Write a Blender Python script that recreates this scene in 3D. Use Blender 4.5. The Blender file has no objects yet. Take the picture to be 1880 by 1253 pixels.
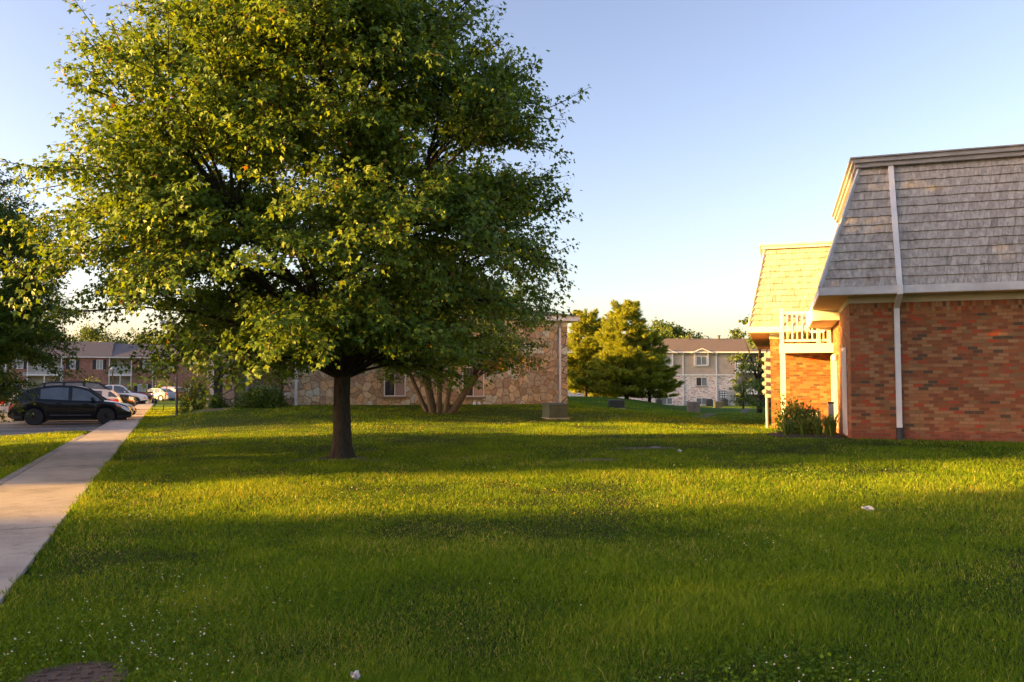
import bpy, math, random
import numpy as np
from mathutils import Vector, Matrix

R = math.radians
sc = bpy.context.scene
col = sc.collection

# ------------------------------------------------------------------ camera, sky, sun, exposure
F = 1504.0                      # focal length in pixels of the 1880 px wide photograph
EYE = 1.5
PITCH = math.atan(79 / F)
cam_d = bpy.data.cameras.new('camera')
cam_d.sensor_width = 36.0
cam_d.lens = 36.0 * F / 1880
cam_d.clip_start = 0.1
cam_d.clip_end = 3000
cam = bpy.data.objects.new('camera', cam_d)
col.objects.link(cam)
cam.location = (0, 0, EYE)
cam.rotation_euler = (R(90) + PITCH, 0, 0)
sc.camera = cam

SUN_AZ, SUN_EL = -98.5, 8.0
world = bpy.data.worlds.new("World")
sc.world = world
world.use_nodes = True
wn = world.node_tree
sky = wn.nodes.new('ShaderNodeTexSky')
sky.sky_type = 'NISHITA'
sky.sun_disc = False
sky.sun_elevation = R(SUN_EL)
sky.sun_rotation = R(SUN_AZ)
sky.air_density = 1.0
sky.dust_density = 1.7
sky.ozone_density = 1.9
_mx = wn.nodes.new('ShaderNodeMix'); _mx.data_type = 'RGBA'; _mx.blend_type = 'MULTIPLY'
_mx.inputs[0].default_value = 1.0
_mx.inputs[7].default_value = (0.655, 0.52, 0.52, 1)        # white balance of the evening sky
_hs = wn.nodes.new('ShaderNodeHueSaturation'); _hs.inputs['Saturation'].default_value = 0.84
wn.links.new(sky.outputs[0], _hs.inputs['Color'])
_gm = wn.nodes.new('ShaderNodeGamma'); _gm.inputs['Gamma'].default_value = 1.25
wn.links.new(_hs.outputs[0], _gm.inputs['Color'])
wn.links.new(_gm.outputs[0], _mx.inputs[6])
wn.links.new(_mx.outputs[2], wn.nodes['Background'].inputs[0])
wn.nodes['Background'].inputs[1].default_value = 0.05
sun_d = bpy.data.lights.new('sun', 'SUN')
sun_d.energy = 2.25
sun_d.angle = R(0.5)
sun_d.color = (1.0, 0.54, 0.10)
sun = bpy.data.objects.new('sun', sun_d)
col.objects.link(sun)
_l = Vector((-math.sin(R(SUN_AZ)) * math.cos(R(SUN_EL)), -math.cos(R(SUN_AZ)) * math.cos(R(SUN_EL)), -math.sin(R(SUN_EL))))
sun.rotation_euler = _l.to_track_quat('-Z', 'Y').to_euler()
sun.location = (-40, -10, 20)
sc.view_settings.view_transform = 'Standard'
sc.view_settings.look = 'None'
sc.view_settings.exposure = 3.88
sc.view_settings.gamma = 1
sc.cycles.use_denoising = True
sc.cycles.max_bounces = 6
sc.cycles.diffuse_bounces = 3
sc.cycles.glossy_bounces = 3
sc.cycles.transmission_bounces = 4
sc.cycles.transparent_max_bounces = 6
sc.cycles.sample_clamp_indirect = 4.0

# ------------------------------------------------------------------ helpers
def at(px, py, Y):
    """world point seen at photo pixel (px, py) at depth Y"""
    u, v = (px - 940) / F, (626.5 - py) / F
    dy = math.cos(PITCH) - v * math.sin(PITCH)
    dz = math.sin(PITCH) + v * math.cos(PITCH)
    return Vector((u / dy * Y, Y, EYE + dz / dy * Y))

def put(o, parent=None, label=None, cat=None, group=None, kind=None):
    if o.name not in col.objects:
        col.objects.link(o)
    if parent is not None:
        o.parent = parent
    if label: o['label'] = label
    if cat: o['category'] = cat
    if group: o['group'] = group
    if kind: o['kind'] = kind
    return o

def empty(name, loc, az=90.0, label=None, cat=None, group=None):
    """an Empty whose local x points to compass azimuth az (0 = away from the camera, 90 = right)"""
    o = bpy.data.objects.new(name, None)
    o.empty_display_size = 0.2
    o.location = loc
    o.rotation_euler = (0, 0, R(90 - az))
    return put(o, None, label, cat, group)

def copy_tree(o, parent=None):
    c = o.copy()
    col.objects.link(c)
    if parent is not None:
        c.parent = parent
    for ch in [k for k in bpy.data.objects if k.parent == o]:
        copy_tree(ch, c)
    return c

def vn(x, y, scale, seed=0):
    """smooth 2-D value noise, 0..1"""
    r = np.random.RandomState(seed)
    g = r.rand(256, 256)
    x = np.asarray(x, float) / scale + 1000.3; y = np.asarray(y, float) / scale + 1000.7
    xi, yi = np.floor(x).astype(int), np.floor(y).astype(int)
    fx, fy = x - xi, y - yi
    fx = fx * fx * (3 - 2 * fx); fy = fy * fy * (3 - 2 * fy)
    a = g[xi % 256, yi % 256]; b = g[(xi + 1) % 256, yi % 256]
    c = g[xi % 256, (yi + 1) % 256]; d = g[(xi + 1) % 256, (yi + 1) % 256]
    return (a * (1 - fx) + b * fx) * (1 - fy) + (c * (1 - fx) + d * fx) * fy

class MB:
    def __init__(s):
        s.v = []; s.f = []; s.t = []
    def face(s, pts, t=0.5):
        n = len(s.v)
        s.v += [tuple(p) for p in pts]
        s.f.append(tuple(range(n, n + len(pts)))); s.t.append(t)
    def box(s, x0, x1, y0, y1, z0, z1, t=0.5):
        n = len(s.v)
        s.v += [(x0, y0, z0), (x1, y0, z0), (x1, y1, z0), (x0, y1, z0), (x0, y0, z1), (x1, y0, z1), (x1, y1, z1), (x0, y1, z1)]
        for q in ((0, 3, 2, 1), (4, 5, 6, 7), (0, 1, 5, 4), (1, 2, 6, 5), (2, 3, 7, 6), (3, 0, 4, 7)):
            s.f.append(tuple(n + i for i in q)); s.t.append(t)
        return s
    def hexa(s, p, t=0.5):
        """eight points, bottom ring then top ring"""
        n = len(s.v)
        s.v += [tuple(q) for q in p]
        for q in ((0, 3, 2, 1), (4, 5, 6, 7), (0, 1, 5, 4), (1, 2, 6, 5), (2, 3, 7, 6), (3, 0, 4, 7)):
            s.f.append(tuple(n + i for i in q)); s.t.append(t)
        return s
    def beam(s, a, b, w, h, up=(0, 0, 1)):
        a, b = Vector(a), Vector(b)
        d = (b - a).normalized()
        x = d.cross(Vector(up))
        if x.length < 1e-4: x = d.cross(Vector((0, 1, 0)))
        x.normalize(); y = x.cross(d)
        x *= w / 2; y *= h / 2
        return s.hexa([a - x - y, a + x - y, a + x + y, a - x + y, b - x - y, b + x - y, b + x + y, b - x + y])
    def tube(s, path, rad, n=8, cap=True):
        path = [Vector(p) for p in path]
        if not hasattr(rad, '__len__'): rad = [rad] * len(path)
        base = len(s.v)
        ref = None
        for i, p in enumerate(path):
            d = (path[min(i + 1, len(path) - 1)] - path[max(i - 1, 0)]).normalized()
            if ref is None:
                ref = d.orthogonal().normalized()
            ref = (ref - d * ref.dot(d)).normalized()
            b = d.cross(ref)
            for k in range(n):
                a = 2 * math.pi * k / n
                s.v.append(tuple(p + (ref * math.cos(a) + b * math.sin(a)) * rad[i]))
        for i in range(len(path) - 1):
            for k in range(n):
                a, b = base + i * n + k, base + i * n + (k + 1) % n
                s.f.append((a, b, b + n, a + n)); s.t.append(0.5)
        if cap:
            s.f.append(tuple(base + k for k in range(n))[::-1]); s.t.append(0.5)
            e = base + (len(path) - 1) * n
            s.f.append(tuple(e + k for k in range(n))); s.t.append(0.5)
        return s
    def lathe(s, prof, c=(0, 0, 0), axis='z', n=20):
        """profile of (radius, height) turned about an axis through c"""
        base = len(s.v)
        for r, h in prof:
            for k in range(n):
                a = 2 * math.pi * k / n
                p = (r * math.cos(a), r * math.sin(a), h)
                if axis == 'y': p = (p[0], p[2], p[1])
                if axis == 'x': p = (p[2], p[0], p[1])
                s.v.append((c[0] + p[0], c[1] + p[1], c[2] + p[2]))
        for i in range(len(prof) - 1):
            for k in range(n):
                a, b = base + i * n + k, base + i * n + (k + 1) % n
                s.f.append((a, b, b + n, a + n)); s.t.append(0.5)
        s.f.append(tuple(base + k for k in range(n))[::-1]); s.t.append(0.5)
        e = base + (len(prof) - 1) * n
        s.f.append(tuple(e + k for k in range(n))); s.t.append(0.5)
        return s
    def build(s, name, m, parent=None, smooth=None, loc=None, bevel=0, **tags):
        me = bpy.data.meshes.new(name)
        me.from_pydata(s.v, [], s.f)
        a = me.attributes.new('tint', 'FLOAT', 'FACE')
        a.data.foreach_set('value', s.t)
        me.materials.append(m)
        if smooth is not None:
            me.polygons.foreach_set('use_smooth', [True] * len(s.f))
            me.set_sharp_from_angle(angle=R(smooth))
        me.update()
        o = bpy.data.objects.new(name, me)
        if loc is not None: o.location = loc
        if bevel:
            b = o.modifiers.new('bevel', 'BEVEL'); b.width = bevel; b.segments = 2; b.limit_method = 'ANGLE'
        return put(o, parent, **tags)

def np_mesh(name, V, faces, tint, m, parent=None, smooth=False, **tags):
    """V (n,3); faces: list of index arrays (k,3) or (k,4); tint per face in the same order"""
    me = bpy.data.meshes.new(name)
    me.vertices.add(len(V)); me.vertices.foreach_set('co', np.ascontiguousarray(V, np.float32).ravel())
    nl = sum(f.size for f in faces); nf = sum(len(f) for f in faces)
    me.loops.add(nl); me.loops.foreach_set('vertex_index', np.concatenate([f.ravel() for f in faces]).astype(np.int32))
    me.polygons.add(nf)
    cnt = np.concatenate([np.full(len(f), f.shape[1]) for f in faces])
    st = np.concatenate([[0], np.cumsum(cnt)[:-1]]).astype(np.int32)
    me.polygons.foreach_set('loop_start', st)
    a = me.attributes.new('tint', 'FLOAT', 'FACE')
    a.data.foreach_set('value', np.asarray(tint, np.float32))
    if smooth: me.polygons.foreach_set('use_smooth', np.ones(nf, bool))
    me.update(calc_edges=True)
    me.materials.append(m)
    return put(bpy.data.objects.new(name, me), parent, **tags)

# ------------------------------------------------------------------ materials
def N(nt, typ, ins=None, **props):
    n = nt.nodes.new(typ)
    for k, v in props.items(): setattr(n, k, v)
    for k, v in (ins or {}).items():
        s = n.inputs[k]
        if isinstance(v, bpy.types.NodeSocket): nt.links.new(v, s)
        else: s.default_value = v
    return n

def new_mat(name):
    m = bpy.data.materials.new(name); m.use_nodes = True
    return m, m.node_tree, m.node_tree.nodes['Principled BSDF']

def rgba(c): return (c[0], c[1], c[2], 1)

def ramp(nt, fac, stops, interp='LINEAR'):
    r = N(nt, 'ShaderNodeValToRGB', {'Fac': fac})
    cr = r.color_ramp; cr.interpolation = interp
    while len(cr.elements) < len(stops): cr.elements.new(0.5)
    for e, (p, c) in zip(cr.elements, stops):
        e.position = p; e.color = rgba(c)
    return r.outputs['Color']

def mixc(nt, fac, a, b, blend='MIX'):
    n = nt.nodes.new('ShaderNodeMix'); n.data_type = 'RGBA'; n.blend_type = blend
    for s, v in ((n.inputs[0], fac), (n.inputs[6], a), (n.inputs[7], b)):
        if isinstance(v, bpy.types.NodeSocket): nt.links.new(v, s)
        else: s.default_value = v if not isinstance(v, tuple) or len(v) == 4 else rgba(v)
    return n.outputs[2]

def math_n(nt, op, a, b=0.0, c=0.0):
    n = nt.nodes.new('ShaderNodeMath'); n.operation = op
    for s, v in zip(n.inputs, (a, b, c)):
        if isinstance(v, bpy.types.NodeSocket): nt.links.new(v, s)
        else: s.default_value = v
    return n.outputs[0]

def simple(name, c, rough=0.6, var=0.18, scale=6.0, bump=0.0, metal=0.0, spec=0.5, bscale=None, coat=0.0):
    m, nt, b = new_mat(name)
    tc = N(nt, 'ShaderNodeTexCoord').outputs['Object']
    nz = N(nt, 'ShaderNodeTexNoise', {'Vector': tc, 'Scale': scale, 'Detail': 5.0, 'Roughness': 0.6}).outputs['Fac']
    d = tuple(v * (1 - var) for v in c); l = tuple(min(1, v * (1 + var)) for v in c)
    nt.links.new(ramp(nt, nz, [(0.3, d), (0.7, l)]), b.inputs['Base Color'])
    b.inputs['Roughness'].default_value = rough
    b.inputs['Metallic'].default_value = metal
    b.inputs['Specular IOR Level'].default_value = spec
    b.inputs['Coat Weight'].default_value = coat
    b.inputs['Coat Roughness'].default_value = 0.06
    if bump:
        n2 = N(nt, 'ShaderNodeTexNoise', {'Vector': tc, 'Scale': bscale or scale * 6, 'Detail': 4.0}).outputs['Fac']
        nt.links.new(N(nt, 'ShaderNodeBump', {'Height': n2, 'Strength': bump, 'Distance': 0.02}).outputs[0], b.inputs['Normal'])
    return m

def wall_uv(nt):
    """(x + y, z) of the wall's own building frame"""
    sp = N(nt, 'ShaderNodeSeparateXYZ', {0: N(nt, 'ShaderNodeTexCoord').outputs['Object']})
    s = math_n(nt, 'ADD', sp.outputs[0], sp.outputs[1])
    return N(nt, 'ShaderNodeCombineXYZ', {0: s, 1: sp.outputs[2]}).outputs[0], s, sp.outputs[2]

def brick_mat(name, stops, mortar, bw=0.206, rh=0.0767, ms=0.011, soldier=False, stain=0.35):
    m, nt, b = new_mat(name)
    uv, s, z = wall_uv(nt)
    if soldier:
        uv = N(nt, 'ShaderNodeCombineXYZ', {0: z, 1: s}).outputs[0]
    wob = N(nt, 'ShaderNodeTexNoise', {'Vector': uv, 'Scale': 9.0, 'Detail': 2.0}).outputs['Color']
    uv = N(nt, 'ShaderNodeMixRGB', {'Fac': 0.006, 'Color1': uv, 'Color2': wob}).outputs[0] if not soldier else uv
    br = N(nt, 'ShaderNodeTexBrick', {'Vector': uv, 'Color1': (0, 0, 0, 1), 'Color2': (1, 1, 1, 1), 'Mortar': (0.5, 0.5, 0.5, 1),
           'Scale': 1.0, 'Mortar Size': ms / 2, 'Mortar Smooth': 0.25, 'Bias': 0.0, 'Brick Width': bw, 'Row Height': rh})
    if soldier: br.offset = 0.0
    c = ramp(nt, br.outputs['Color'], stops, 'CONSTANT')
    grain = N(nt, 'ShaderNodeTexNoise', {'Vector': uv, 'Scale': 60.0, 'Detail': 4.0, 'Roughness': 0.7}).outputs['Fac']
    c = mixc(nt, 0.45, c, ramp(nt, grain, [(0.25, (0.45, 0.45, 0.45)), (0.75, (1.5, 1.45, 1.4))]), 'MULTIPLY')
    c = mixc(nt, br.outputs['Fac'], c, rgba(mortar))
    big = N(nt, 'ShaderNodeTexNoise', {'Vector': uv, 'Scale': 0.7, 'Detail': 5.0, 'Roughness': 0.6}).outputs['Fac']
    c = mixc(nt, stain, c, ramp(nt, big, [(0.3, (0.6, 0.58, 0.55)), (0.7, (1.25, 1.2, 1.15))]), 'MULTIPLY')
    nt.links.new(c, b.inputs['Base Color'])
    b.inputs['Roughness'].default_value = 0.85
    b.inputs['Specular IOR Level'].default_value = 0.2
    h = math_n(nt, 'SUBTRACT', math_n(nt, 'MULTIPLY', grain, 0.35), br.outputs['Fac'])
    nt.links.new(N(nt, 'ShaderNodeBump', {'Height': h, 'Strength': 0.7, 'Distance': 0.008}).outputs[0], b.inputs['Normal'])
    return m

def tint_mat(name, stops, rough=0.7, noise=None, spec=0.3, transl=0.0, bump=0.0, tcol=None):
    """colour by each face's own tint"""
    m, nt, b = new_mat(name)
    t = N(nt, 'ShaderNodeAttribute', attribute_name='tint').outputs['Fac']
    c = ramp(nt, t, stops)
    if noise:
        tc = N(nt, 'ShaderNodeTexCoord').outputs['Object']
        mp = N(nt, 'ShaderNodeMapping', {'Vector': tc, 'Scale': noise[1]}).outputs[0]
        nz = N(nt, 'ShaderNodeTexNoise', {'Vector': mp, 'Scale': noise[0], 'Detail': 5.0, 'Roughness': 0.65}).outputs['Fac']
        c = mixc(nt, noise[2], c, ramp(nt, nz, [(0.25, (0.35, 0.35, 0.36)), (0.75, (1.5, 1.5, 1.5))]), 'MULTIPLY')
        if bump:
            nt.links.new(N(nt, 'ShaderNodeBump', {'Height': nz, 'Strength': bump, 'Distance': 0.01}).outputs[0], b.inputs['Normal'])
    nt.links.new(c, b.inputs['Base Color'])
    b.inputs['Roughness'].default_value = rough
    b.inputs['Specular IOR Level'].default_value = spec
    if transl:
        out = nt.nodes['Material Output']
        tc2 = mixc(nt, 1.0, c, rgba(tcol or (1.3, 1.25, 0.5)), 'MULTIPLY')
        tr = N(nt, 'ShaderNodeBsdfTranslucent', {'Color': tc2})
        mx = N(nt, 'ShaderNodeMixShader', {0: transl, 1: b.outputs[0], 2: tr.outputs[0]})
        nt.links.new(mx.outputs[0], out.inputs['Surface'])
    return m

def glass_mat(name, tint, rough=0.04, var=0.3, scale=1.2):
    m = simple(name, tint, rough, var, scale, spec=0.9)
    return m

def stone_mat(name, scale, stretch=(1, 1, 1), joint=0.035):
    m, nt, b = new_mat(name)
    uv, s, z = wall_uv(nt)
    wob = N(nt, 'ShaderNodeTexNoise', {'Vector': uv, 'Scale': 2.2, 'Detail': 4.0}).outputs['Color']
    uv2 = N(nt, 'ShaderNodeMixRGB', {'Fac': 0.22, 'Color1': uv, 'Color2': wob}).outputs[0]
    mp = N(nt, 'ShaderNodeMapping', {'Vector': uv2, 'Scale': stretch}).outputs[0]
    v1 = N(nt, 'ShaderNodeTexVoronoi', {'Vector': mp, 'Scale': scale, 'Randomness': 1.0}, voronoi_dimensions='2D')
    v2 = N(nt, 'ShaderNodeTexVoronoi', {'Vector': mp, 'Scale': scale, 'Randomness': 1.0}, voronoi_dimensions='2D', feature='DISTANCE_TO_EDGE')
    rnd = N(nt, 'ShaderNodeSeparateColor', {0: v1.outputs['Color']}).outputs[0]
    c = ramp(nt, rnd, [(0.0, (0.437, 0.314, 0.188)), (0.16, (0.612, 0.470, 0.297)), (0.34, (0.525, 0.424, 0.297)), (0.5, (0.729, 0.581, 0.376)),
                       (0.64, (0.482, 0.330, 0.219)), (0.78, (0.685, 0.470, 0.267)), (0.9, (0.671, 0.658, 0.532))], 'CONSTANT')
    g = N(nt, 'ShaderNodeTexNoise', {'Vector': uv, 'Scale': 7.0, 'Detail': 8.0, 'Roughness': 0.7}).outputs['Fac']
    c = mixc(nt, 0.75, c, ramp(nt, g, [(0.3, (0.5, 0.48, 0.46)), (0.7, (1.3, 1.28, 1.22))]), 'MULTIPLY')
    edge = ramp(nt, v2.outputs['Distance'], [(joint * 0.55, (1, 1, 1)), (joint, (0, 0, 0))])
    c = mixc(nt, edge, c, (0.09, 0.075, 0.06, 1))
    nt.links.new(c, b.inputs['Base Color'])
    b.inputs['Roughness'].default_value = 0.85
    b.inputs['Specular IOR Level'].default_value = 0.2
    hh = ramp(nt, v2.outputs['Distance'], [(joint * 0.4, (0, 0, 0)), (joint * 2.2, (1, 1, 1))])
    h = math_n(nt, 'ADD', hh, math_n(nt, 'MULTIPLY', g, 0.7))
    nt.links.new(N(nt, 'ShaderNodeBump', {'Height': h, 'Strength': 0.8, 'Distance': 0.03}).outputs[0], b.inputs['Normal'])
    return m

def siding_mat(name, c, row=0.115):
    m, nt, b = new_mat(name)
    uv, s, z = wall_uv(nt)
    fr = math_n(nt, 'FRACT', math_n(nt, 'DIVIDE', z, row))
    nz = N(nt, 'ShaderNodeTexNoise', {'Vector': uv, 'Scale': 1.5, 'Detail': 5.0}).outputs['Fac']
    cc = ramp(nt, nz, [(0.3, tuple(v * 0.85 for v in c)), (0.7, tuple(v * 1.1 for v in c))])
    ln = ramp(nt, fr, [(0.0, (0.35, 0.33, 0.32)), (0.1, (1, 1, 1))])
    nt.links.new(mixc(nt, 1.0, cc, ln, 'MULTIPLY'), b.inputs['Base Color'])
    b.inputs['Roughness'].default_value = 0.55
    nt.links.new(N(nt, 'ShaderNodeBump', {'Height': math_n(nt, 'SUBTRACT', 1.0, fr), 'Strength': 0.8, 'Distance': 0.015}).outputs[0], b.inputs['Normal'])
    return m

def concrete_mat(name, c):
    m, nt, b = new_mat(name)
    tc = N(nt, 'ShaderNodeTexCoord').outputs['Object']
    big = N(nt, 'ShaderNodeTexNoise', {'Vector': tc, 'Scale': 0.9, 'Detail': 6.0, 'Roughness': 0.65}).outputs['Fac']
    fine = N(nt, 'ShaderNodeTexNoise', {'Vector': tc, 'Scale': 90.0, 'Detail': 3.0}).outputs['Fac']
    peb = N(nt, 'ShaderNodeTexVoronoi', {'Vector': tc, 'Scale': 70.0}).outputs['Color']
    cc = ramp(nt, big, [(0.28, tuple(v * 0.58 for v in c)), (0.5, c), (0.72, tuple(v * 1.2 for v in c))])
    cc = mixc(nt, 0.5, cc, ramp(nt, fine, [(0.3, (0.6, 0.6, 0.6)), (0.7, (1.3, 1.3, 1.3))]), 'MULTIPLY')
    cc = mixc(nt, 0.25, cc, mixc(nt, 0.85, peb, (0.6, 0.6, 0.6, 1)), 'OVERLAY')
    crk = N(nt, 'ShaderNodeTexNoise', {'Vector': tc, 'Scale': 3.5, 'Detail': 10.0, 'Roughness': 0.75}).outputs['Fac']
    cc = mixc(nt, 0.6, cc, ramp(nt, crk, [(0.33, (0.5, 0.45, 0.40)), (0.47, (1, 1, 1))]), 'MULTIPLY')
    nt.links.new(cc, b.inputs['Base Color'])
    b.inputs['Roughness'].default_value = 0.9
    b.inputs['Specular IOR Level'].default_value = 0.15
    nt.links.new(N(nt, 'ShaderNodeBump', {'Height': fine, 'Strength': 0.35, 'Distance': 0.006}).outputs[0], b.inputs['Normal'])
    return m

def ground_mat():
    m, nt, b = new_mat('lawn_ground')
    tc = N(nt, 'ShaderNodeTexCoord').outputs['Object']
    big = N(nt, 'ShaderNodeTexNoise', {'Vector': tc, 'Scale': 0.22, 'Detail': 6.0, 'Roughness': 0.6}).outputs['Fac']
    mid = N(nt, 'ShaderNodeTexNoise', {'Vector': tc, 'Scale': 4.0, 'Detail': 6.0, 'Roughness': 0.7}).outputs['Fac']
    fin = N(nt, 'ShaderNodeTexNoise', {'Vector': tc, 'Scale': 45.0, 'Detail': 4.0, 'Roughness': 0.7}).outputs['Fac']
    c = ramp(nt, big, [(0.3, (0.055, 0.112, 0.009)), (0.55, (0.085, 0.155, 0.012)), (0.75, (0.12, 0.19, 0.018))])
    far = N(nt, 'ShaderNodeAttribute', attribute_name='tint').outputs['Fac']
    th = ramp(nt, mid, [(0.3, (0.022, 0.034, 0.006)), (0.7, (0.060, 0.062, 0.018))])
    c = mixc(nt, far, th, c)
    c = mixc(nt, 0.6, c, ramp(nt, mid, [(0.3, (0.55, 0.6, 0.5)), (0.7, (1.35, 1.3, 1.2))]), 'MULTIPLY')
    c = mixc(nt, 0.7, c, ramp(nt, fin, [(0.3, (0.45, 0.45, 0.4)), (0.7, (1.5, 1.5, 1.4))]), 'MULTIPLY')
    nt.links.new(c, b.inputs['Base Color'])
    b.inputs['Roughness'].default_value = 0.9
    b.inputs['Specular IOR Level'].default_value = 0.1
    h = math_n(nt, 'ADD', mid, fin)
    nt.links.new(N(nt, 'ShaderNodeBump', {'Height': h, 'Strength': 1.0, 'Distance': 0.05}).outputs[0], b.inputs['Normal'])
    return m

def asphalt_mat():
    m, nt, b = new_mat('asphalt')
    tc = N(nt, 'ShaderNodeTexCoord').outputs['Object']
    big = N(nt, 'ShaderNodeTexNoise', {'Vector': tc, 'Scale': 0.35, 'Detail': 6.0}).outputs['Fac']
    fin = N(nt, 'ShaderNodeTexNoise', {'Vector': tc, 'Scale': 80.0, 'Detail': 3.0}).outputs['Fac']
    c = ramp(nt, big, [(0.3, (0.038, 0.038, 0.041)), (0.7, (0.075, 0.074, 0.076))])
    c = mixc(nt, 0.5, c, ramp(nt, fin, [(0.3, (0.6, 0.6, 0.6)), (0.7, (1.5, 1.5, 1.5))]), 'MULTIPLY')
    nt.links.new(c, b.inputs['Base Color'])
    b.inputs['Roughness'].default_value = 0.8
    nt.links.new(N(nt, 'ShaderNodeBump', {'Height': fin, 'Strength': 0.4, 'Distance': 0.006}).outputs[0], b.inputs['Normal'])
    return m

def bark_mat(name, c):
    m, nt, b = new_mat(name)
    tc = N(nt, 'ShaderNodeTexCoord').outputs['Object']
    mp = N(nt, 'ShaderNodeMapping', {'Vector': tc, 'Scale': (1, 1, 0.22)}).outputs[0]
    nz = N(nt, 'ShaderNodeTexNoise', {'Vector': mp, 'Scale': 26.0, 'Detail': 7.0, 'Roughness': 0.7}).outputs['Fac']
    nt.links.new(ramp(nt, nz, [(0.3, tuple(v * 0.4 for v in c)), (0.5, c), (0.75, tuple(v * 1.5 for v in c))]), b.inputs['Base Color'])
    b.inputs['Roughness'].default_value = 0.92
    b.inputs['Specular IOR Level'].default_value = 0.1
    nt.links.new(N(nt, 'ShaderNodeBump', {'Height': nz, 'Strength': 0.9, 'Distance': 0.03}).outputs[0], b.inputs['Normal'])
    return m

M = {}
BR = [(0.0, (0.257, 0.096, 0.040)), (0.16, (0.321, 0.144, 0.062)), (0.32, (0.219, 0.081, 0.037)), (0.46, (0.347, 0.174, 0.080)),
      (0.60, (0.308, 0.108, 0.045)), (0.72, (0.372, 0.075, 0.030)), (0.80, (0.244, 0.138, 0.063)), (0.88, (0.110, 0.072, 0.045)), (0.93, (0.359, 0.197, 0.094))]
M['brick'] = brick_mat('brown_brick', BR, (0.20, 0.135, 0.085))
M['brick_base'] = brick_mat('reddish_brick', [(0.0, (0.25, 0.075, 0.038)), (0.3, (0.30, 0.095, 0.048)), (0.6, (0.22, 0.075, 0.042)), (0.85, (0.26, 0.13, 0.07))], (0.20, 0.13, 0.09))
M['brick_soldier'] = brick_mat('brown_brick_soldier', BR, (0.20, 0.135, 0.085), soldier=True)
BR2 = [(0.0, (0.30, 0.13, 0.09)), (0.3, (0.36, 0.17, 0.12)), (0.6, (0.27, 0.11, 0.08)), (0.8, (0.40, 0.21, 0.15))]
M['brick_red'] = brick_mat('red_brick', BR2, (0.36, 0.29, 0.25))
BRW = [(0.0, (0.713, 0.644, 0.598)), (0.35, (0.828, 0.770, 0.724)), (0.6, (0.632, 0.517, 0.471)), (0.75, (0.483, 0.310, 0.265)), (0.84, (0.782, 0.713, 0.667)), (0.94, (0.345, 0.253, 0.241))]
M['brick_white'] = brick_mat('whitewashed_brick', BRW, (0.60, 0.55, 0.52), bw=0.24, rh=0.09, ms=0.014)
M['stone'] = stone_mat('flagstone_veneer', 4.0, (1, 1, 1), 0.028)
M['ashlar'] = stone_mat('ashlar_pier', 4.6, (0.55, 1.0, 1.0), 0.05)
M['shake'] = tint_mat('weathered_shakes', [(0.0, (0.27, 0.25, 0.225)), (0.4, (0.37, 0.345, 0.31)), (0.75, (0.43, 0.405, 0.365)), (1.0, (0.35, 0.31, 0.26))],
                      rough=0.9, noise=(14.0, (1.0, 1.0, 0.16), 0.75), spec=0.15, bump=0.4)
M['white_trim'] = simple('white_trim', (0.74, 0.72, 0.68), 0.5, 0.07, 3.0)
M['aged_trim'] = simple('aged_trim', (0.50, 0.50, 0.50), 0.6, 0.2, 2.5)
M['dark_trim'] = simple('dark_metal_edge', (0.30, 0.29, 0.29), 0.5, 0.15, 2.0)
M['frieze'] = simple('pale_frieze_paint', (0.50, 0.48, 0.40), 0.6, 0.12, 2.0)
M['soffit'] = simple('tan_soffit', (0.62, 0.50, 0.32), 0.7, 0.1, 4.0)
M['downspout'] = simple('downspout_paint', (0.66, 0.66, 0.66), 0.45, 0.12, 2.0)
M['boot'] = simple('black_pipe', (0.02, 0.02, 0.02), 0.5)
M['flat_roof'] = simple('flat_roof_gravel', (0.12, 0.11, 0.11), 0.9, 0.2, 8.0)
M['roof_brown'] = simple('brown_shingles', (0.125, 0.095, 0.085), 0.9, 0.3, 9.0, bump=0.6)
M['roof_grey'] = simple('grey_shingles', (0.115, 0.105, 0.115), 0.9, 0.2, 6.0, bump=0.5)
M['siding_tan'] = siding_mat('tan_lap_siding', (0.48, 0.39, 0.30), 0.2)
M['siding_pale'] = siding_mat('pale_lap_siding', (0.50, 0.47, 0.38), 0.13)
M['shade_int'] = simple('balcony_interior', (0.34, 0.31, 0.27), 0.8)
M['pane'] = glass_mat('window_pane', (0.16, 0.19, 0.21))
M['pane_dark'] = glass_mat('dark_window_pane', (0.045, 0.045, 0.055))
M['pane_blind'] = glass_mat('pane_with_blinds', (0.34, 0.36, 0.36), 0.15, 0.1)
M['pane_curtain'] = glass_mat('pane_with_curtain', (0.36, 0.26, 0.24), 0.2, 0.15)
M['shutter'] = simple('dark_shutter', (0.022, 0.022, 0.03), 0.6)
M['door_dark'] = simple('dark_door', (0.02, 0.022, 0.03), 0.4)
M['sill_red'] = simple('red_brick_sill', (0.26, 0.11, 0.09), 0.8)
M['concrete'] = concrete_mat('sidewalk_concrete', (0.40, 0.345, 0.29))
M['curb'] = concrete_mat('curb_concrete', (0.34, 0.30, 0.26))
M['asphalt'] = asphalt_mat()
M['paint'] = simple('worn_white_paint', (0.55, 0.55, 0.53), 0.7, 0.35, 5.0)
M['ground'] = ground_mat()
M['soil'] = simple('bare_soil', (0.105, 0.078, 0.05), 0.95, 0.35, 5.0, bump=0.8)
M['mulch'] = simple('dark_mulch', (0.028, 0.02, 0.015), 0.95, 0.5, 25.0, bump=1.0)
M['bark'] = bark_mat('maple_bark', (0.042, 0.036, 0.028))
M['bark_light'] = bark_mat('light_bark', (0.125, 0.100, 0.070))
LEAF = [(0.0, (0.060, 0.118, 0.018)), (0.5, (0.105, 0.182, 0.022)), (0.9, (0.175, 0.24, 0.028)), (0.96, (0.16, 0.12, 0.02)), (1.0, (0.22, 0.11, 0.03))]
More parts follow.
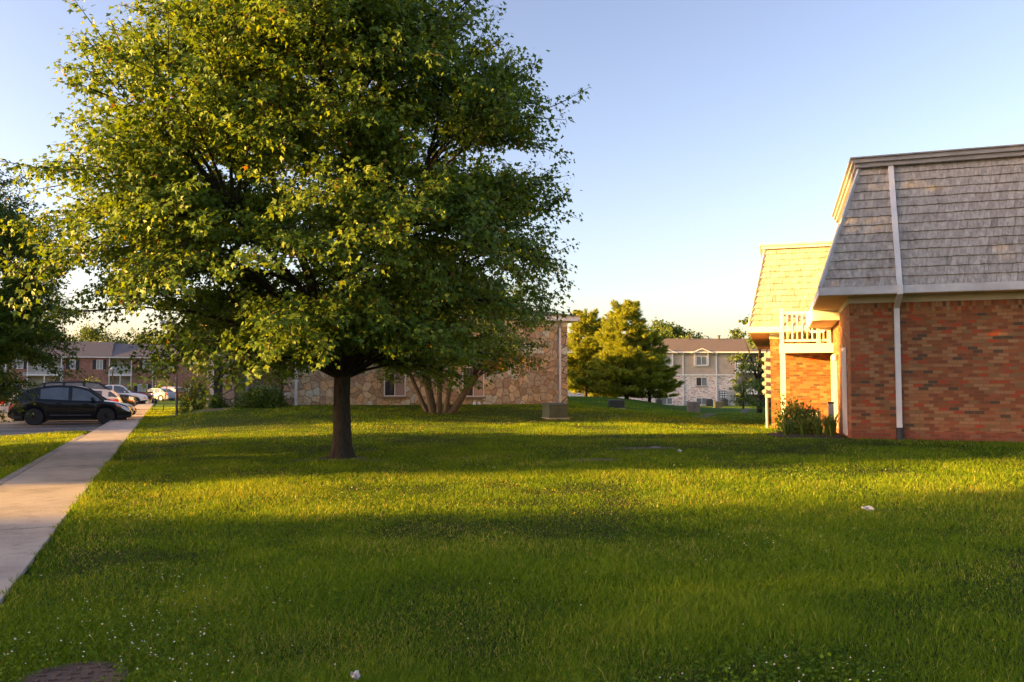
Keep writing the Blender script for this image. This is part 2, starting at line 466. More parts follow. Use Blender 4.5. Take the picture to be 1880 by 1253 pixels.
M['leaf'] = tint_mat('maple_leaf', LEAF, rough=0.5, spec=0.25, transl=0.36, tcol=(1.7, 1.4, 0.25))
M['leaf_far'] = tint_mat('far_leaf', [(0.0, (0.05, 0.09, 0.016)), (0.6, (0.09, 0.14, 0.022)), (1.0, (0.15, 0.17, 0.03))], rough=0.55, transl=0.3, tcol=(1.4, 1.3, 0.4))
M['needle'] = tint_mat('pine_needle', [(0.0, (0.10, 0.14, 0.022)), (0.6, (0.22, 0.275, 0.034)), (1.0, (0.36, 0.39, 0.045))], rough=0.5, transl=0.4, tcol=(1.7, 1.4, 0.35))
M['leaf_bush'] = tint_mat('bush_leaf', [(0.0, (0.05, 0.09, 0.016)), (0.6, (0.095, 0.16, 0.025)), (1.0, (0.15, 0.21, 0.04))], rough=0.5, transl=0.25)
M['leaf_sunlit'] = tint_mat('sunlit_orange_leaf', [(0.0, (0.16, 0.07, 0.025)), (0.6, (0.26, 0.13, 0.04)), (1.0, (0.10, 0.12, 0.02))], rough=0.5, transl=0.35)  # orange of low sunlight put into the leaf colour
M['blade'] = tint_mat('grass_blade', [(0.0, (0.030, 0.074, 0.004)), (0.35, (0.092, 0.175, 0.008)), (0.7, (0.175, 0.265, 0.014)), (0.9, (0.28, 0.33, 0.03)), (1.0, (0.42, 0.35, 0.11))],
                      rough=0.6, spec=0.12, transl=0.38, tcol=(1.55, 1.3, 0.25))
M['clover'] = simple('clover_white', (0.60, 0.57, 0.46), 0.7, 0.1)
M['tyre'] = simple('tyre_rubber', (0.014, 0.014, 0.015), 0.75, 0.2, 10.0)
M['rim_steel'] = simple('black_steel_rim', (0.02, 0.02, 0.022), 0.45, metal=0.3)
M['rim_alloy'] = simple('alloy_rim', (0.55, 0.56, 0.58), 0.25, 0.1, metal=0.9)
M['car_glass'] = glass_mat('car_glass', (0.09, 0.11, 0.13), 0.03)
M['lamp_clear'] = simple('clear_lamp', (0.65, 0.68, 0.72), 0.08, 0.1, spec=0.9)
M['lamp_amber'] = simple('amber_lamp', (0.70, 0.16, 0.03), 0.15)
M['lamp_red'] = simple('red_lamp', (0.62, 0.025, 0.03), 0.12, 0.15, 8.0, spec=0.8)
M['black_plastic'] = simple('black_plastic', (0.016, 0.016, 0.018), 0.55)
M['chrome'] = simple('chrome', (0.62, 0.61, 0.60), 0.15, 0.1, metal=1.0)
def paint(name, c): return simple(name, c, 0.3, 0.05, 1.0, coat=1.0 if max(c) > .05 else .6, spec=.5 if max(c) > .05 else .15)
M['p_black'] = paint('black_car_paint', (0.008, 0.008, 0.010))
M['p_navy'] = paint('dark_blue_car_paint', (0.012, 0.014, 0.024))
M['p_white'] = paint('white_car_paint', (0.72, 0.73, 0.75))
M['p_silver'] = paint('silver_car_paint', (0.45, 0.46, 0.48))
M['p_grey'] = paint('grey_blue_car_paint', (0.30, 0.33, 0.40))
M['p_red'] = paint('red_car_paint', (0.28, 0.012, 0.02))
M['p_maroon'] = paint('maroon_car_paint', (0.20, 0.02, 0.018))
M['box_green'] = simple('transformer_green', (0.045, 0.075, 0.06), 0.5, 0.2, 3.0)
M['box_dark'] = simple('dark_green_box', (0.03, 0.038, 0.036), 0.5, 0.2, 3.0)
M['box_tan'] = simple('tan_box', (0.24, 0.19, 0.14), 0.8, 0.2, 3.0)
M['meter_grey'] = simple('meter_grey', (0.30, 0.33, 0.33), 0.45, 0.12, 3.0)
M['pole_wood'] = bark_mat('grey_pole', (0.17, 0.15, 0.13))
M['dark_metal'] = simple('dark_painted_metal', (0.03, 0.03, 0.032), 0.5)
M['rust'] = simple('rusty_cast_iron', (0.085, 0.048, 0.030), 0.75, 0.4, 9.0, bump=0.6)
M['paper'] = simple('white_paper', (0.5, 0.5, 0.5), 0.8, 0.08)
M['rock'] = simple('pale_rock', (0.22, 0.19, 0.15), 0.9, 0.3, 6.0, bump=0.6)
M['wicker'] = simple('tan_wicker', (0.30, 0.19, 0.09), 0.7, 0.3, 30.0, bump=0.5)
M['pot'] = simple('clay_pot', (0.35, 0.13, 0.06), 0.8)
M['flower_red'] = simple('red_petals', (0.6, 0.05, 0.03), 0.6)
M['flower_yellow'] = simple('yellow_petals', (0.75, 0.5, 0.05), 0.6)
# ------------------------------------------------------------------ terrain
SA = Vector((-7.34, 11.75, 0))            # point on the sidewalk's left edge
DS = (-0.3875, 0.9219)                    # along the sidewalk, away from the camera
DT = (0.9219, 0.3875)                     # to the right of it
def st(x, y):
    dx, dy = x - SA.x, y - SA.y
    return dx * DS[0] + dy * DS[1], dx * DT[0] + dy * DT[1]
def from_st(s, t):
    return SA.x + s * DS[0] + t * DT[0], SA.y + s * DS[1] + t * DT[1]

_cp = [(0, 0, 0), (0, 5, 0), (-3, 5, 0), (6, 8, .05), (-3.5, 16.1, .05), (3, 12, .05), (0, 20, .12), (4, 22, .12), (-9, 22, .05),
       (-9.3, 34.5, .58), (2.6, 38.6, .48), (-3, 36.5, .54), (-12.6, 33.5, .50), (1.6, 30, .24), (-5, 27, .22), (-12.5, 30, .22),
       (8.06, 19.5, .2), (14, 17.6, .2), (20, 15, .2), (10.3, 26.4, .04), (8.5, 27, .0), (16, 30, .0), (10, 14, .12), (14, 8, .1), (9.5, 23, .1),
       (4.2, 32, .42), (5.6, 33, .28), (8, 40, -.23), (7, 30, .05), (13, 45, -.1), (17.6, 62, -.44), (24, 100, -1.12), (19, 100, -1.12), (36, 100, -1.1), (10, 100, -1.1), (24, 112, -1.1),
       (13.2, 60, -.70), (21.4, 85, -.95), (6.3, 50, .0), (6.6, 44, -.02), (6.5, 60, .55), (8.5, 62, .40), (11, 61, .05), (4, 62, .55), (3, 50, .5), (15, 75, -.8), (8, 85, -.5),
       (0, 45, .55), (-4, 60, .4), (-14, 75, .0), (0, 130, -.6), (-60, 125, -.55), (60, 125, -1.0), (60, 20, .1), (40, 50, -.3), (-40, -20, 0), (40, -20, 0), (0, -40, 0), (-40, 20, 0), (20, 0, .05), (-70, 60, -.2)]
for _s in range(-20, 86, 6):
    for _t in (0.0, 1.2):
        _x, _y = from_st(_s, _t); _cp.append((_x, _y, -.0035 * max(0, _s)))
for _s in range(90, 122, 10):
    for _t in (0, 14):
        _x, _y = from_st(_s, _t); _cp.append((_x, _y, -.4))
_C = np.array(_cp, float)
def _tps_fit():
    n = len(_C)
    d2 = ((_C[:, None, :2] - _C[None, :, :2]) ** 2).sum(-1)
    K = 0.5 * d2 * np.log(d2 + 1e-9) + np.eye(n) * 3.0
    Pm = np.hstack([np.ones((n, 1)), _C[:, :2]])
    A = np.zeros((n + 3, n + 3)); A[:n, :n] = K; A[:n, n:] = Pm; A[n:, :n] = Pm.T
    return np.linalg.solve(A, np.concatenate([_C[:, 2], [0, 0, 0]]))
_W = _tps_fit()
def gz(x, y):
    """height of the lawn (before the sunken parking lot)"""
    x = np.atleast_1d(np.asarray(x, float)); y = np.atleast_1d(np.asarray(y, float))
    out = np.zeros_like(x)
    for i in range(0, len(x), 20000):
        xs, ys = x[i:i + 20000], y[i:i + 20000]
        d2 = (xs[:, None] - _C[None, :, 0]) ** 2 + (ys[:, None] - _C[None, :, 1]) ** 2
        z = (0.5 * d2 * np.log(d2 + 1e-9)) @ _W[:-3] + _W[-3] + _W[-2] * xs + _W[-1] * ys
        k = np.clip((np.hypot(xs, ys - 40) - 75) / 80, 0, 1); k = k * k * (3 - 2 * k)
        out[i:i + 20000] = z * (1 - k) + (-0.7) * k
    out += 0.035 * (vn(x, y, 2.6, 5) - 0.5) * np.clip(np.hypot(x - 0, y) / 6, 0.3, 1)
    s_, t_ = st(x, y)
    k = np.clip(1 - np.where(t_ > .6, t_ - 1.2, -t_) / 2.2, 0, 1) * np.clip((78 - s_) / 4, 0, 1)
    k = k * k * (3 - 2 * k)
    return out * (1 - k) + k * (-.0035 * np.maximum(0, s_) + .012)
def gz1(x, y): return float(gz(x, y)[0])

LOT_S0, LOT_S1, LOT_E = 16.8, 117.0, 85.0
def in_lot(s, t):
    return (s > LOT_S0) & (s < LOT_S1) & ((t < 0) | ((s > LOT_E) & (t < 26)))
def lot_z(s): return -0.13 - 0.0035 * np.maximum(0, s)

ss = np.unique(np.round(np.concatenate([np.arange(-60, -14, 4), np.arange(-14, 50, .5), np.arange(50, 130, 1.5), np.arange(130, 420, 15), [LOT_S0, LOT_S0 + .01, LOT_E, LOT_E + .01, LOT_S1, LOT_S1 + .01]]), 3))
tt = np.unique(np.round(np.concatenate([np.arange(-320, -80, 15), np.arange(-80, -6, 3), np.arange(-6, 40, .5), np.arange(40, 120, 2.5), np.arange(120, 420, 15), [0, -.01, 26, 26.01]]), 3))
S, T = np.meshgrid(ss, tt, indexing='ij')
gx = SA.x + S * DS[0] + T * DT[0]; gy = SA.y + S * DS[1] + T * DT[1]
gzv = gz(gx.ravel(), gy.ravel()).reshape(S.shape)
gzv = np.where((T > -.15) & (T < 1.1) & (S < 74), gzv - .03, gzv)
lowered = ((S > LOT_S0) & (S <= LOT_S1) & (T < 0)) | ((S > LOT_E) & (S <= LOT_S1) & (T <= 26))
gzv = np.where(lowered, lot_z(S) - 0.06, gzv)
ni, nj = S.shape
idx = np.arange(ni * nj).reshape(ni, nj)
q = np.stack([idx[:-1, :-1], idx[1:, :-1], idx[1:, 1:], idx[:-1, 1:]], -1).reshape(-1, 4)[:, ::-1]
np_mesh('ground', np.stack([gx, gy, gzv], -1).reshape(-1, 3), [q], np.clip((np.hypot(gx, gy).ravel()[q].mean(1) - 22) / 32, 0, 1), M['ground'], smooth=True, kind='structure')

# parking lot sheet, painted stall lines
mb = MB()
for a, b in zip(np.arange(LOT_S0, LOT_S1 - .1, 5.01), np.arange(LOT_S0, LOT_S1 - .1, 5.01) + 5.01):
    for t0, t1 in ((-70, 0), (0, 26)):
        if t0 == 0 and a < LOT_E: continue
        pts = [from_st(a, t0), from_st(a, t1), from_st(b, t1), from_st(b, t0)]
        zz = [lot_z(a), lot_z(a), lot_z(b), lot_z(b)]
        mb.face([(p[0], p[1], float(z)) for p, z in zip(pts, zz)][::-1])
o = mb.build('parking_lot', M['asphalt'], kind='structure')
mb = MB()
for s in np.arange(19.2, 84, 2.9):
    for t0, t1 in ((-5.3, -.35), (-17.5, -12.2)):
        pts = [from_st(s, t0), from_st(s, t1), from_st(s + .1, t1), from_st(s + .1, t0)]
        mb.face([(p[0], p[1], float(lot_z(s)) + .006) for p in pts])
mb.build('parking_lines', M['paint'], kind='structure')

# sidewalk: slabs with joints, and a curb strip along its left edge
mb = MB()
rng = random.Random(3)
s = -16.0
while s < 74:
    L = 1.5
    t_l = .0 if s < LOT_S0 else .16
    gap = .032 if rng.random() < .5 else .018
    dz = rng.uniform(-.004, .004)
    c = [from_st(s + gap, t_l + .01), from_st(s + gap, 1.2), from_st(s + L, 1.2), from_st(s + L, t_l + .01)]
    z0 = [-.0035 * max(0, s)] * 2 + [-.0035 * max(0, s + L)] * 2
    mb.hexa([(p[0], p[1], z - .12) for p, z in zip(c, z0)] + [(p[0], p[1], z + .035 + dz) for p, z in zip(c, z0)])
    s += L
mb.build('sidewalk', M['concrete'], kind='structure', bevel=.006)
mb = MB()
s = -16.0
while s < 74:
    L = 3.0
    a, b2 = (-.14, -.004) if s + L <= LOT_S0 else (0.004, .158)
    c = [from_st(s + .006, a), from_st(s + .006, b2), from_st(s + L, b2), from_st(s + L, a)]
    z0 = [-.0035 * max(0, s)] * 2 + [-.0035 * max(0, s + L)] * 2
    mb.hexa([(p[0], p[1], z - .2) for p, z in zip(c, z0)] + [(p[0], p[1], z + .033) for p, z in zip(c, z0)])
    s += L
t = 0
while t > -60:      # curb between the near grass verge and the lot
    c = [from_st(LOT_S0 - .13, t - 3), from_st(LOT_S0 - .13, t), from_st(LOT_S0 + .012, t), from_st(LOT_S0 + .012, t - 3)]
    zt = [gz1(*from_st(LOT_S0 - .2, t - 3)), gz1(*from_st(LOT_S0 - .2, t))]
    zt = [zt[0], zt[1], zt[1], zt[0]]
    mb.hexa([(p[0], p[1], -.35) for p in c] + [(p[0], p[1], z + .02) for p, z in zip(c, zt)])
    t -= 3
mb.build('curb', M['curb'], kind='structure', bevel=.01)

def sheet(name, m, outline, lift, kind='structure', n=1):
    """a flat patch lying on the lawn"""
    cx = sum(p[0] for p in outline) / len(outline); cy = sum(p[1] for p in outline) / len(outline)
    mb = MB()
    for a, b in zip(outline, outline[1:] + outline[:1]):
        k = 6
        for i in range(k):
            f0, f1 = i / k, (i + 1) / k
            def pt(e, f):
                x, y = cx + (e[0] - cx) * f, cy + (e[1] - cy) * f
                return (x, y, gz1(x, y) + lift * (1 - 1.0 * (f > .99) * 2.2))
            if i == 0: mb.face([pt(a, 0), pt(a, f1), pt(b, f1)][::-1])
            else: mb.face([pt(a, f0), pt(a, f1), pt(b, f1), pt(b, f0)][::-1])
    return mb.build(name, m, kind=kind)

def blob(cx, cy, rx, ry, ang=0, n=22, seed=0, rough=.25):
    r = random.Random(seed)
    ph = [r.uniform(0, 6.3) for _ in range(3)]
    out = []
    for i in range(n):
        a = 2 * math.pi * i / n
        k = 1 + rough * (math.sin(2 * a + ph[0]) * .5 + math.sin(3 * a + ph[1]) * .3 + math.sin(5 * a + ph[2]) * .3)
        x, y = rx * k * math.cos(a), ry * k * math.sin(a)
        out.append((cx + x * math.cos(ang) - y * math.sin(ang), cy + x * math.sin(ang) + y * math.cos(ang)))
    return out[::-1] if False else out

BARE = []   # (cx, cy, rx, ry): thin or bare places without grass
def bare(px, py, Y, rx, ry, seed, name='bare_soil', m='soil'):
    p = at(px, py, Y)
    sheet(name, M[m], blob(p.x, p.y, rx, ry, 0, seed=seed), .012)
    BARE.append((p.x, p.y, rx * .9, ry * .9))
bare(1185, 824, 17.6, .75, .22, 1)
bare(1090, 850, 15.3, .6, .2, 2)
bare(680, 846, 15.6, .35, .12, 3)
bare(560, 846, 15.7, .3, .1, 4)
bare(385, 744, 33.0, 1.2, .8, 5)
bare(628, 841, 16.08, .52, .42, 7)
# trodden dirt path down in the hollow
pth = [at(1242, 781, 36.0), at(1275, 772, 40), at(1300, 766, 44), at(1330, 761, 51), at(1370, 754, 62), at(1390, 751, 70)]
mb = MB()
for a, b in zip(pth, pth[1:]):
    for k in range(5):
        p0, p1 = a.lerp(b, k / 5), a.lerp(b, (k + 1) / 5)
        d = (b - a); n = Vector((-d.y, d.x, 0)).normalized() * .28
        w0, w1 = .7 + .5 * vn(p0.x, p0.y, 1.3, 2), .7 + .5 * vn(p1.x, p1.y, 1.3, 2)
        qs = [p0 + n * w0, p1 + n * w1, p1 - n * w1, p0 - n * w0]
        mb.face([(v.x, v.y, gz1(v.x, v.y) + .02) for v in qs])
mb.build('footpath', M['soil'], kind='structure')
# ------------------------------------------------------------------ buildings
def trim_box(parent, name, m, *b, **kw):
    return MB().box(*b).build(name, m, parent, **kw)

def window(parent, x0, x1, z0, z1, y, frame='white_trim', panes=('pane', 'pane'), fw=.05, sill=None, proud=.05, split=True, name='window'):
    """sliding window on a wall whose outer face is at local y, looking to -y"""
    f = MB()
    f.box(x0 - fw, x1 + fw, y - proud, y - .001, z1, z1 + fw)
    f.box(x0 - fw, x1 + fw, y - proud, y - .001, z0 - fw, z0)
    f.box(x0 - fw, x0, y - proud, y - .001, z0, z1)
    f.box(x1, x1 + fw, y - proud, y - .001, z0, z1)
    xm = (x0 + x1) / 2
    if split: f.box(xm - fw * .4, xm + fw * .4, y - proud * .9, y - .001, z0, z1)
    w = f.build(name, M[frame], parent)
    n = 2 if split else 1
    for i in range(n):
        a, b = (x0, x1) if n == 1 else ((x0, xm) if i == 0 else (xm, x1))
        MB().box(a + .004, b - .004, y - .018, y - .002, z0 + .004, z1 - .004).build('pane', M[panes[i]], w)
    if sill:
        MB().box(x0 - fw - .06, x1 + fw + .06, y - proud - .05, y - .001, z0 - fw - .09, z0 - fw - .002).build('sill', M[sill], w)
    return w

def gutter_pipe(parent, x, y, z_top, z_bot, w=.09, m='downspout', name='downspout', out=.3, boot=False):
    mb = MB()
    if out:
        mb.hexa([(x - w / 2, y - out - w, z_top - .05), (x + w / 2, y - out - w, z_top - .05), (x + w / 2, y - out, z_top - .05), (x - w / 2, y - out, z_top - .05),
                 (x - w / 2, y - out - w, z_top + .1), (x + w / 2, y - out - w, z_top + .1), (x + w / 2, y - out, z_top + .1), (x - w / 2, y - out, z_top + .1)])
        mb.beam((x, y - out - w / 2, z_top - .03), (x, y - w / 2 - .01, z_top - .3), w, w)
    mb.box(x - w / 2, x + w / 2, y - w - .012, y - .012, z_bot + (.3 if boot else .12), z_top - .28 if out else z_top)
    if not boot:
        mb.beam((x, y - w / 2 - .012, z_bot + .14), (x, y - .3, z_bot + .04), w, w * .8)
    d = mb.build(name, M[m], parent)
    if boot:
        MB().lathe([(.065, z_bot - .1), (.065, z_bot + .3), (.055, z_bot + .32)], (x, y - .07, 0), n=12).build('pipe_boot', M['boot'], d, smooth=40)
    return d

def shakes(mb, bl, br, tl, tr, rows, seed, wmin=.08, wmax=.19, th=.042):
    """courses of wooden shakes on a sloping quadrilateral"""
    r = random.Random(seed)
    bl, br, tl, tr = map(Vector, (bl, br, tl, tr))
    nrm = (br - bl).cross(tl - bl).normalized()
    up = ((tl + tr) / 2 - (bl + br) / 2).normalized()
    for i in range(rows):
        f0, f1 = i / rows, (i + 1.12) / rows
        L0, R0 = bl.lerp(tl, f0), br.lerp(tr, f0)
        L1, R1 = bl.lerp(tl, min(1, f1)), br.lerp(tr, min(1, f1))
        W = (R0 - L0).length
        x = 0.0
        cw = r.uniform(-.005, .005)
        while x < W - .01:
            w = r.uniform(wmin, wmax)
            if W - x - w < wmin * .6: w = W - x
            g = .004
            a, b = (x + g) / W, (x + w - g) / W
            j = r.uniform(-.006, .006) + cw * math.sin(x * 1.3)
            t = th * r.uniform(.75, 1.25)
            p0, p1 = L0.lerp(R0, a) - up * j, L0.lerp(R0, b) - up * (j + r.uniform(-.004, .004))
            p2, p3 = L1.lerp(R1, b), L1.lerp(R1, a)
            o0, o1 = nrm * t, nrm * .004
            tt = min(1, max(0, r.gauss(.5, .16)))
            mb.face([p0 + o0, p1 + o0, p2 + o1, p3 + o1], tt)
            mb.face([p0 - o1, p1 - o1, p1 + o0, p0 + o0], tt)
            mb.face([p0 - o1, p0 + o0, p3 + o1], tt); mb.face([p1 + o0, p1 - o1, p2 + o1], tt)
            x += w
    mb.face([bl, br, tr, tl], .3)
    return nrm

# ---- brick building with shake mansard roofs, on the right
BZ = .2
bb = empty('brick_building', (8.06, 19.5, BZ), 108, 'brown brick building with weathered wood shake mansard roof and white downspout', 'building')
MB().box(0, 15, 0, 14, -.6, 3.0).build('wall', M['brick'], bb)
mb = MB(); mb.box(-.003, 15.003, -.003, 14, 3.0, 3.215); mb.build('soldier_course', M['brick_soldier'], bb)
MB().box(-.012, 15, -.012, .0, -.45, .20).box(-.012, 0, 0, 7.5, -.45, .2).build('wall_base', M['brick_base'], bb, label='redder brick courses at the foot of the wall')
MB().box(-1.88, 6, 7.5, 22, -.8, 2.8).build('wing_wall', M['brick'], bb)
MB().box(-1.89, 0, 7.488, 7.5, 2.6, 2.803).build('wing_soldier_course', M['brick_soldier'], bb)
# frieze boards, soffits, gutters
MB().box(-.02, 15, -.03, 0, 3.22, 3.38).box(-.03, -.001, 0, 7.5, 3.22, 3.38).build('frieze_board', M['frieze'], bb)
MB().box(-.68, 15, -.62, -.03, 3.36, 3.39).box(-.68, -.03, -.03, 3.3, 3.36, 3.39).box(-.68, -.03, 3.3, 7.45, 3.06, 3.09).build('soffit', M['soffit'], bb)
MB().box(-.70, 15, -.66, -.62, 3.37, 3.55).build('gutter', M['aged_trim'], bb)
MB().box(-.72, -.68, -.66, 3.3, 3.37, 3.55).box(-.72, -.68, 3.3, 7.45, 3.07, 3.55).box(-.68, -.0, 3.27, 3.3, 3.07, 3.36).build('side_fascia', M['white_trim'], bb)
# mansard, near block
mb = MB()
bl, br, tl, tr = (-.66, -.60, 3.54), (15, -.60, 3.54), (.36, .45, 6.58), (15, .45, 6.58)
shakes(mb, bl, br, tl, tr, 14, 11)
shakes(mb, (-.66, 7.45, 3.54), (-.66, -.60, 3.54), (.36, 7.45, 6.58), (.36, .45, 6.58), 14, 12)
mb.build('mansard_shakes', M['shake'], bb)
MB().beam((-.67, -.62, 3.55), (.35, .43, 6.58), .13, .05, (1, -1, 0)).build('hip_board', M['aged_trim'], bb)
mb = MB()
mb.box(.22, 15, .28, .46, 6.56, 6.66); mb.box(.16, 15, .20, .5, 6.66, 6.76); mb.box(.10, 15, .14, .6, 6.76, 6.79)
mb.box(.22, .38, .46, 7.45, 6.56, 6.66); mb.box(.16, .42, .5, 7.45, 6.66, 6.76); mb.box(.10, .5, .6, 7.45, 6.76, 6.79)
mb.build('roof_edge_cap', M['dark_trim'], bb)
MB().box(.4, 15, .5, 14, 6.5, 6.74).build('flat_roof', M['flat_roof'], bb)
MB().box(.42, 15, 1.5, 14, 3.2, 6.5).build('upper_storey', M['siding_tan'], bb)
# downspout of the near block
dx = 1.02
mb = MB()
mb.beam((dx, -.66, 3.50), (dx, .36, 6.55), .115, .075, (0, -1, 0))
mb.box(dx - .058, dx + .058, -.74, -.662, 3.34, 3.56)
mb.beam((dx, -.70, 3.37), (dx, -.06, 3.10), .115, .085, (0, 0, 1))
mb.box(dx - .058, dx + .058, -.10, -.014, .27, 3.13)
mb.box(dx - .062, dx + .062, -.104, -.013, 2.18, 2.22).box(dx - .062, dx + .062, -.104, -.013, .33, .37)
ds = mb.build('downspout', M['downspout'], bb)
MB().lathe([(.075, -.35), (.075, .27), (.062, .29)], (dx, -.09, 0), n=14).build('pipe_boot', M['boot'], ds, smooth=40)
# wing mansard
mb = MB()
bl, br, tl, tr = (-2.52, 6.88, 3.16), (.3, 6.88, 3.16), (-1.98, 7.75, 5.86), (.3, 7.75, 5.86)
shakes(mb, bl, br, tl, tr, 13, 21)
shakes(mb, (-2.52, 20, 3.16), (-2.52, 6.88, 3.16), (-1.98, 20, 5.86), (-1.98, 7.75, 5.86), 13, 22)
mb.build('wing_mansard_shakes', M['shake'], bb)
MB().box(-2.56, -.66, 6.83, 6.87, 2.99, 3.17).box(-2.56, -2.53, 6.87, 20, 2.99, 3.17).build('wing_fascia', M['white_trim'], bb)
MB().box(-2.53, -.66, 6.87, 7.5, 2.97, 3.0).box(-2.53, -1.88, 7.5, 20, 2.97, 3.0).build('wing_soffit', M['soffit'], bb)
MB().box(-1.91, 0, 7.46, 7.499, 2.80, 2.965).build('wing_frieze_board', M['frieze'], bb)
MB().beam((-2.53, 6.87, 3.17), (-1.99, 7.74, 5.86), .10, .05, (1, -1, 0)).build('wing_hip_board', M['aged_trim'], bb)
mb = MB()
mb.box(-2.12, .35, 7.60, 7.78, 5.84, 5.93).box(-2.18, .35, 7.54, 7.8, 5.93, 6.0)
mb.box(-2.12, -1.95, 7.78, 20, 5.84, 5.93).box(-2.18, -1.9, 7.8, 20, 5.93, 6.0)
mb.build('wing_roof_edge_cap', M['aged_trim'], bb)
MB().box(-1.9, 6, 7.8, 20, 5.7, 5.98).build('wing_flat_roof', M['flat_roof'], bb)
# balcony in the corner
bal = MB().box(-1.60, -.005, 6.22, 6.30, 2.28, 2.57).box(-1.60, -1.53, 6.30, 7.48, 2.28, 2.57).box(-1.53, -.005, 6.30, 7.48, 2.47, 2.55).build('balcony_deck', M['white_trim'], bb)
MB().box(-1.58, -1.43, 6.235, 6.385, -.5, 2.28).build('balcony_post', M['white_trim'], bb)
for nm, (x0, y0, x1, y1), h in (('railing', (-1.5, 6.29, -.46, 6.29), 1.02), ('railing', (-1.5, 6.36, -1.5, 7.44), 1.02), ('low_railing', (-.40, 6.29, -.16, 6.29), .5)):
    r = MB()
    a, b = Vector((x0, y0, 2.57)), Vector((x1, y1, 2.57))
    z = lambda p, k: p + Vector((0, 0, k))
    r.beam(z(a, h - .04), z(b, h - .04), .06, .08); r.beam(z(a, .1), z(b, .1), .05, .07)
    n = max(2, int((b - a).length / .135))
    for i in range(1, n):
        p = a.lerp(b, i / n)
        r.box(p.x - .018, p.x + .018, p.y - .018, p.y + .018, 2.66, 2.57 + h - .08)
    r.build(nm, M['white_trim'], bb)
for x, h in ((-1.52, 1.1), (-.43, 1.12), (-.12, .6)):
    MB().box(x - .055, x + .055, 6.24, 6.35, 2.572, 2.57 + h).box(x - .065, x + .065, 6.23, 6.36, 2.57 + h, 2.6 + h).build('railing_post', M['white_trim'], bb)
# doors and lamp of the sheltered side wall
for y0, y1, z1, nm in ((1.2, 2.0, 2.15, 'side_window'), (4.7, 6.6, 2.1, 'patio_door')):
    f = MB()
    for a, b, c, d in ((y0 - .07, y0, .02, z1), (y1, y1 + .07, .02, z1), (y0 - .07, y1 + .07, z1, z1 + .08), ((y0 + y1) / 2 - .03, (y0 + y1) / 2 + .03, .02, z1)):
        f.box(-.06, -.013, a, b, c, d)
    w = f.build(nm, M['white_trim'], bb)
    MB().box(-.03, -.013, y0, y1, .03, z1).build('pane', M['pane_dark'], w)
MB().lathe([(.03, 0), (.07, .03), (.08, .18), (.02, .22)], (-.09, 4.3, 1.95), n=10).build('wall_lamp', M['white_trim'], bb, smooth=40)
# meters on the end wall of the wing
mt = MB().box(-2.08, -1.885, 7.75, 8.25, .85, 2.35).build('meter_cabinet', M['meter_grey'], bb)
for i in range(5):
    MB().lathe([(.07, -.10), (.07, 0), (.055, .02)], (-2.10, 7.73, 1.05 + i * .27), 'y', 12).build('meter_dial', M['meter_grey'], mt, smooth=40)
MB().tube([(-2.02, 7.8, .9), (-2.02, 7.8, -.6)], .045).build('conduit', M['meter_grey'], mt, smooth=50)

# things on and under the balcony
M0 = bb.matrix_basis if False else Matrix.Translation(bb.location) @ Matrix.Rotation(R(90 - 108), 4, 'Z')
def blocal(x, y, z): return M0 @ Vector((x, y, z))
ch = empty('balcony_chair', blocal(-1.05, 6.85, 2.55), 130, 'tan wicker chair with rounded back behind the balcony railing', 'chair')
mb = MB()
arc = [(.26 * math.cos(a), .22, .42 + .48 * math.sin(a)) for a in np.linspace(0, math.pi, 11)]
mb.tube(arc, .025, 6)
for i in range(-4, 5):
    x = i * .055
    mb.tube([(x, .22, .42), (x, .22, .42 + .48 * math.sqrt(max(0, 1 - (x / .26) ** 2)))], .010, 5)
mb.build('backrest', M['wicker'], ch, smooth=50)
MB().lathe([(.27, .37), (.28, .40), (.27, .43)], n=18).build('seat', M['wicker'], ch, smooth=40)
for sx, sy in ((-1, -1), (1, -1), (-1, 1), (1, 1)):
    MB().tube([(sx * .18, sy * .18, .38), (sx * .22, sy * .22, 0)], .02, 6).build('leg', M['wicker'], ch, smooth=50)
def potted(name, loc, label, m):
    p = empty(name, loc, 90, label, 'potted plant')
    MB().lathe([(.085, 0), (.12, .17), (.13, .19), (.11, .19)], n=14).build('pot', M['pot'], p, smooth=40)
    return p
pp1 = potted('potted_flower', blocal(-.78, 6.55, 2.551), 'small yellow flowering plant behind the taller balcony railing', 'flower_yellow')
pp2 = potted('potted_flower', blocal(-.58, 6.72, 2.551), 'small red flowering plant close to the taller right railing post', 'flower_red')
ac = empty('air_conditioner', blocal(-.75, 6.7, gz1(*blocal(-.75, 6.7, 0).xy) - BZ), 108, 'dark air conditioner with a pale sticker under the balcony', 'air conditioner')
MB().box(-.35, .35, -.3, .3, .05, .62).build('case', M['box_dark'], ac, bevel=.02)
g = MB()
for k in range(9): g.box(-.352, .352, -.312, -.3, .1 + k * .055, .115 + k * .055)
g.build('grille', M['black_plastic'], ac)
MB().lathe([(.26, .62), (.26, .66), (.05, .68)], n=18).build('fan_guard', M['black_plastic'], ac, smooth=30)
MB().box(.02, .26, -.318, -.313, .46, .56).build('sticker', M['paper'], ac)
ub = empty('utility_pedestal', blocal(-.28, 3.1, gz1(*blocal(-.28, 3.1, 0).xy) - BZ), 108, 'narrow grey utility pedestal beside the sheltered brick wall', 'utility box')
MB().box(-.07, .07, -.07, .07, -.1, .85).build('case', M['meter_grey'], ub, bevel=.01)
MB().box(-.08, .08, -.08, .08, .852, .9).build('cap', M['dark_metal'], ub)

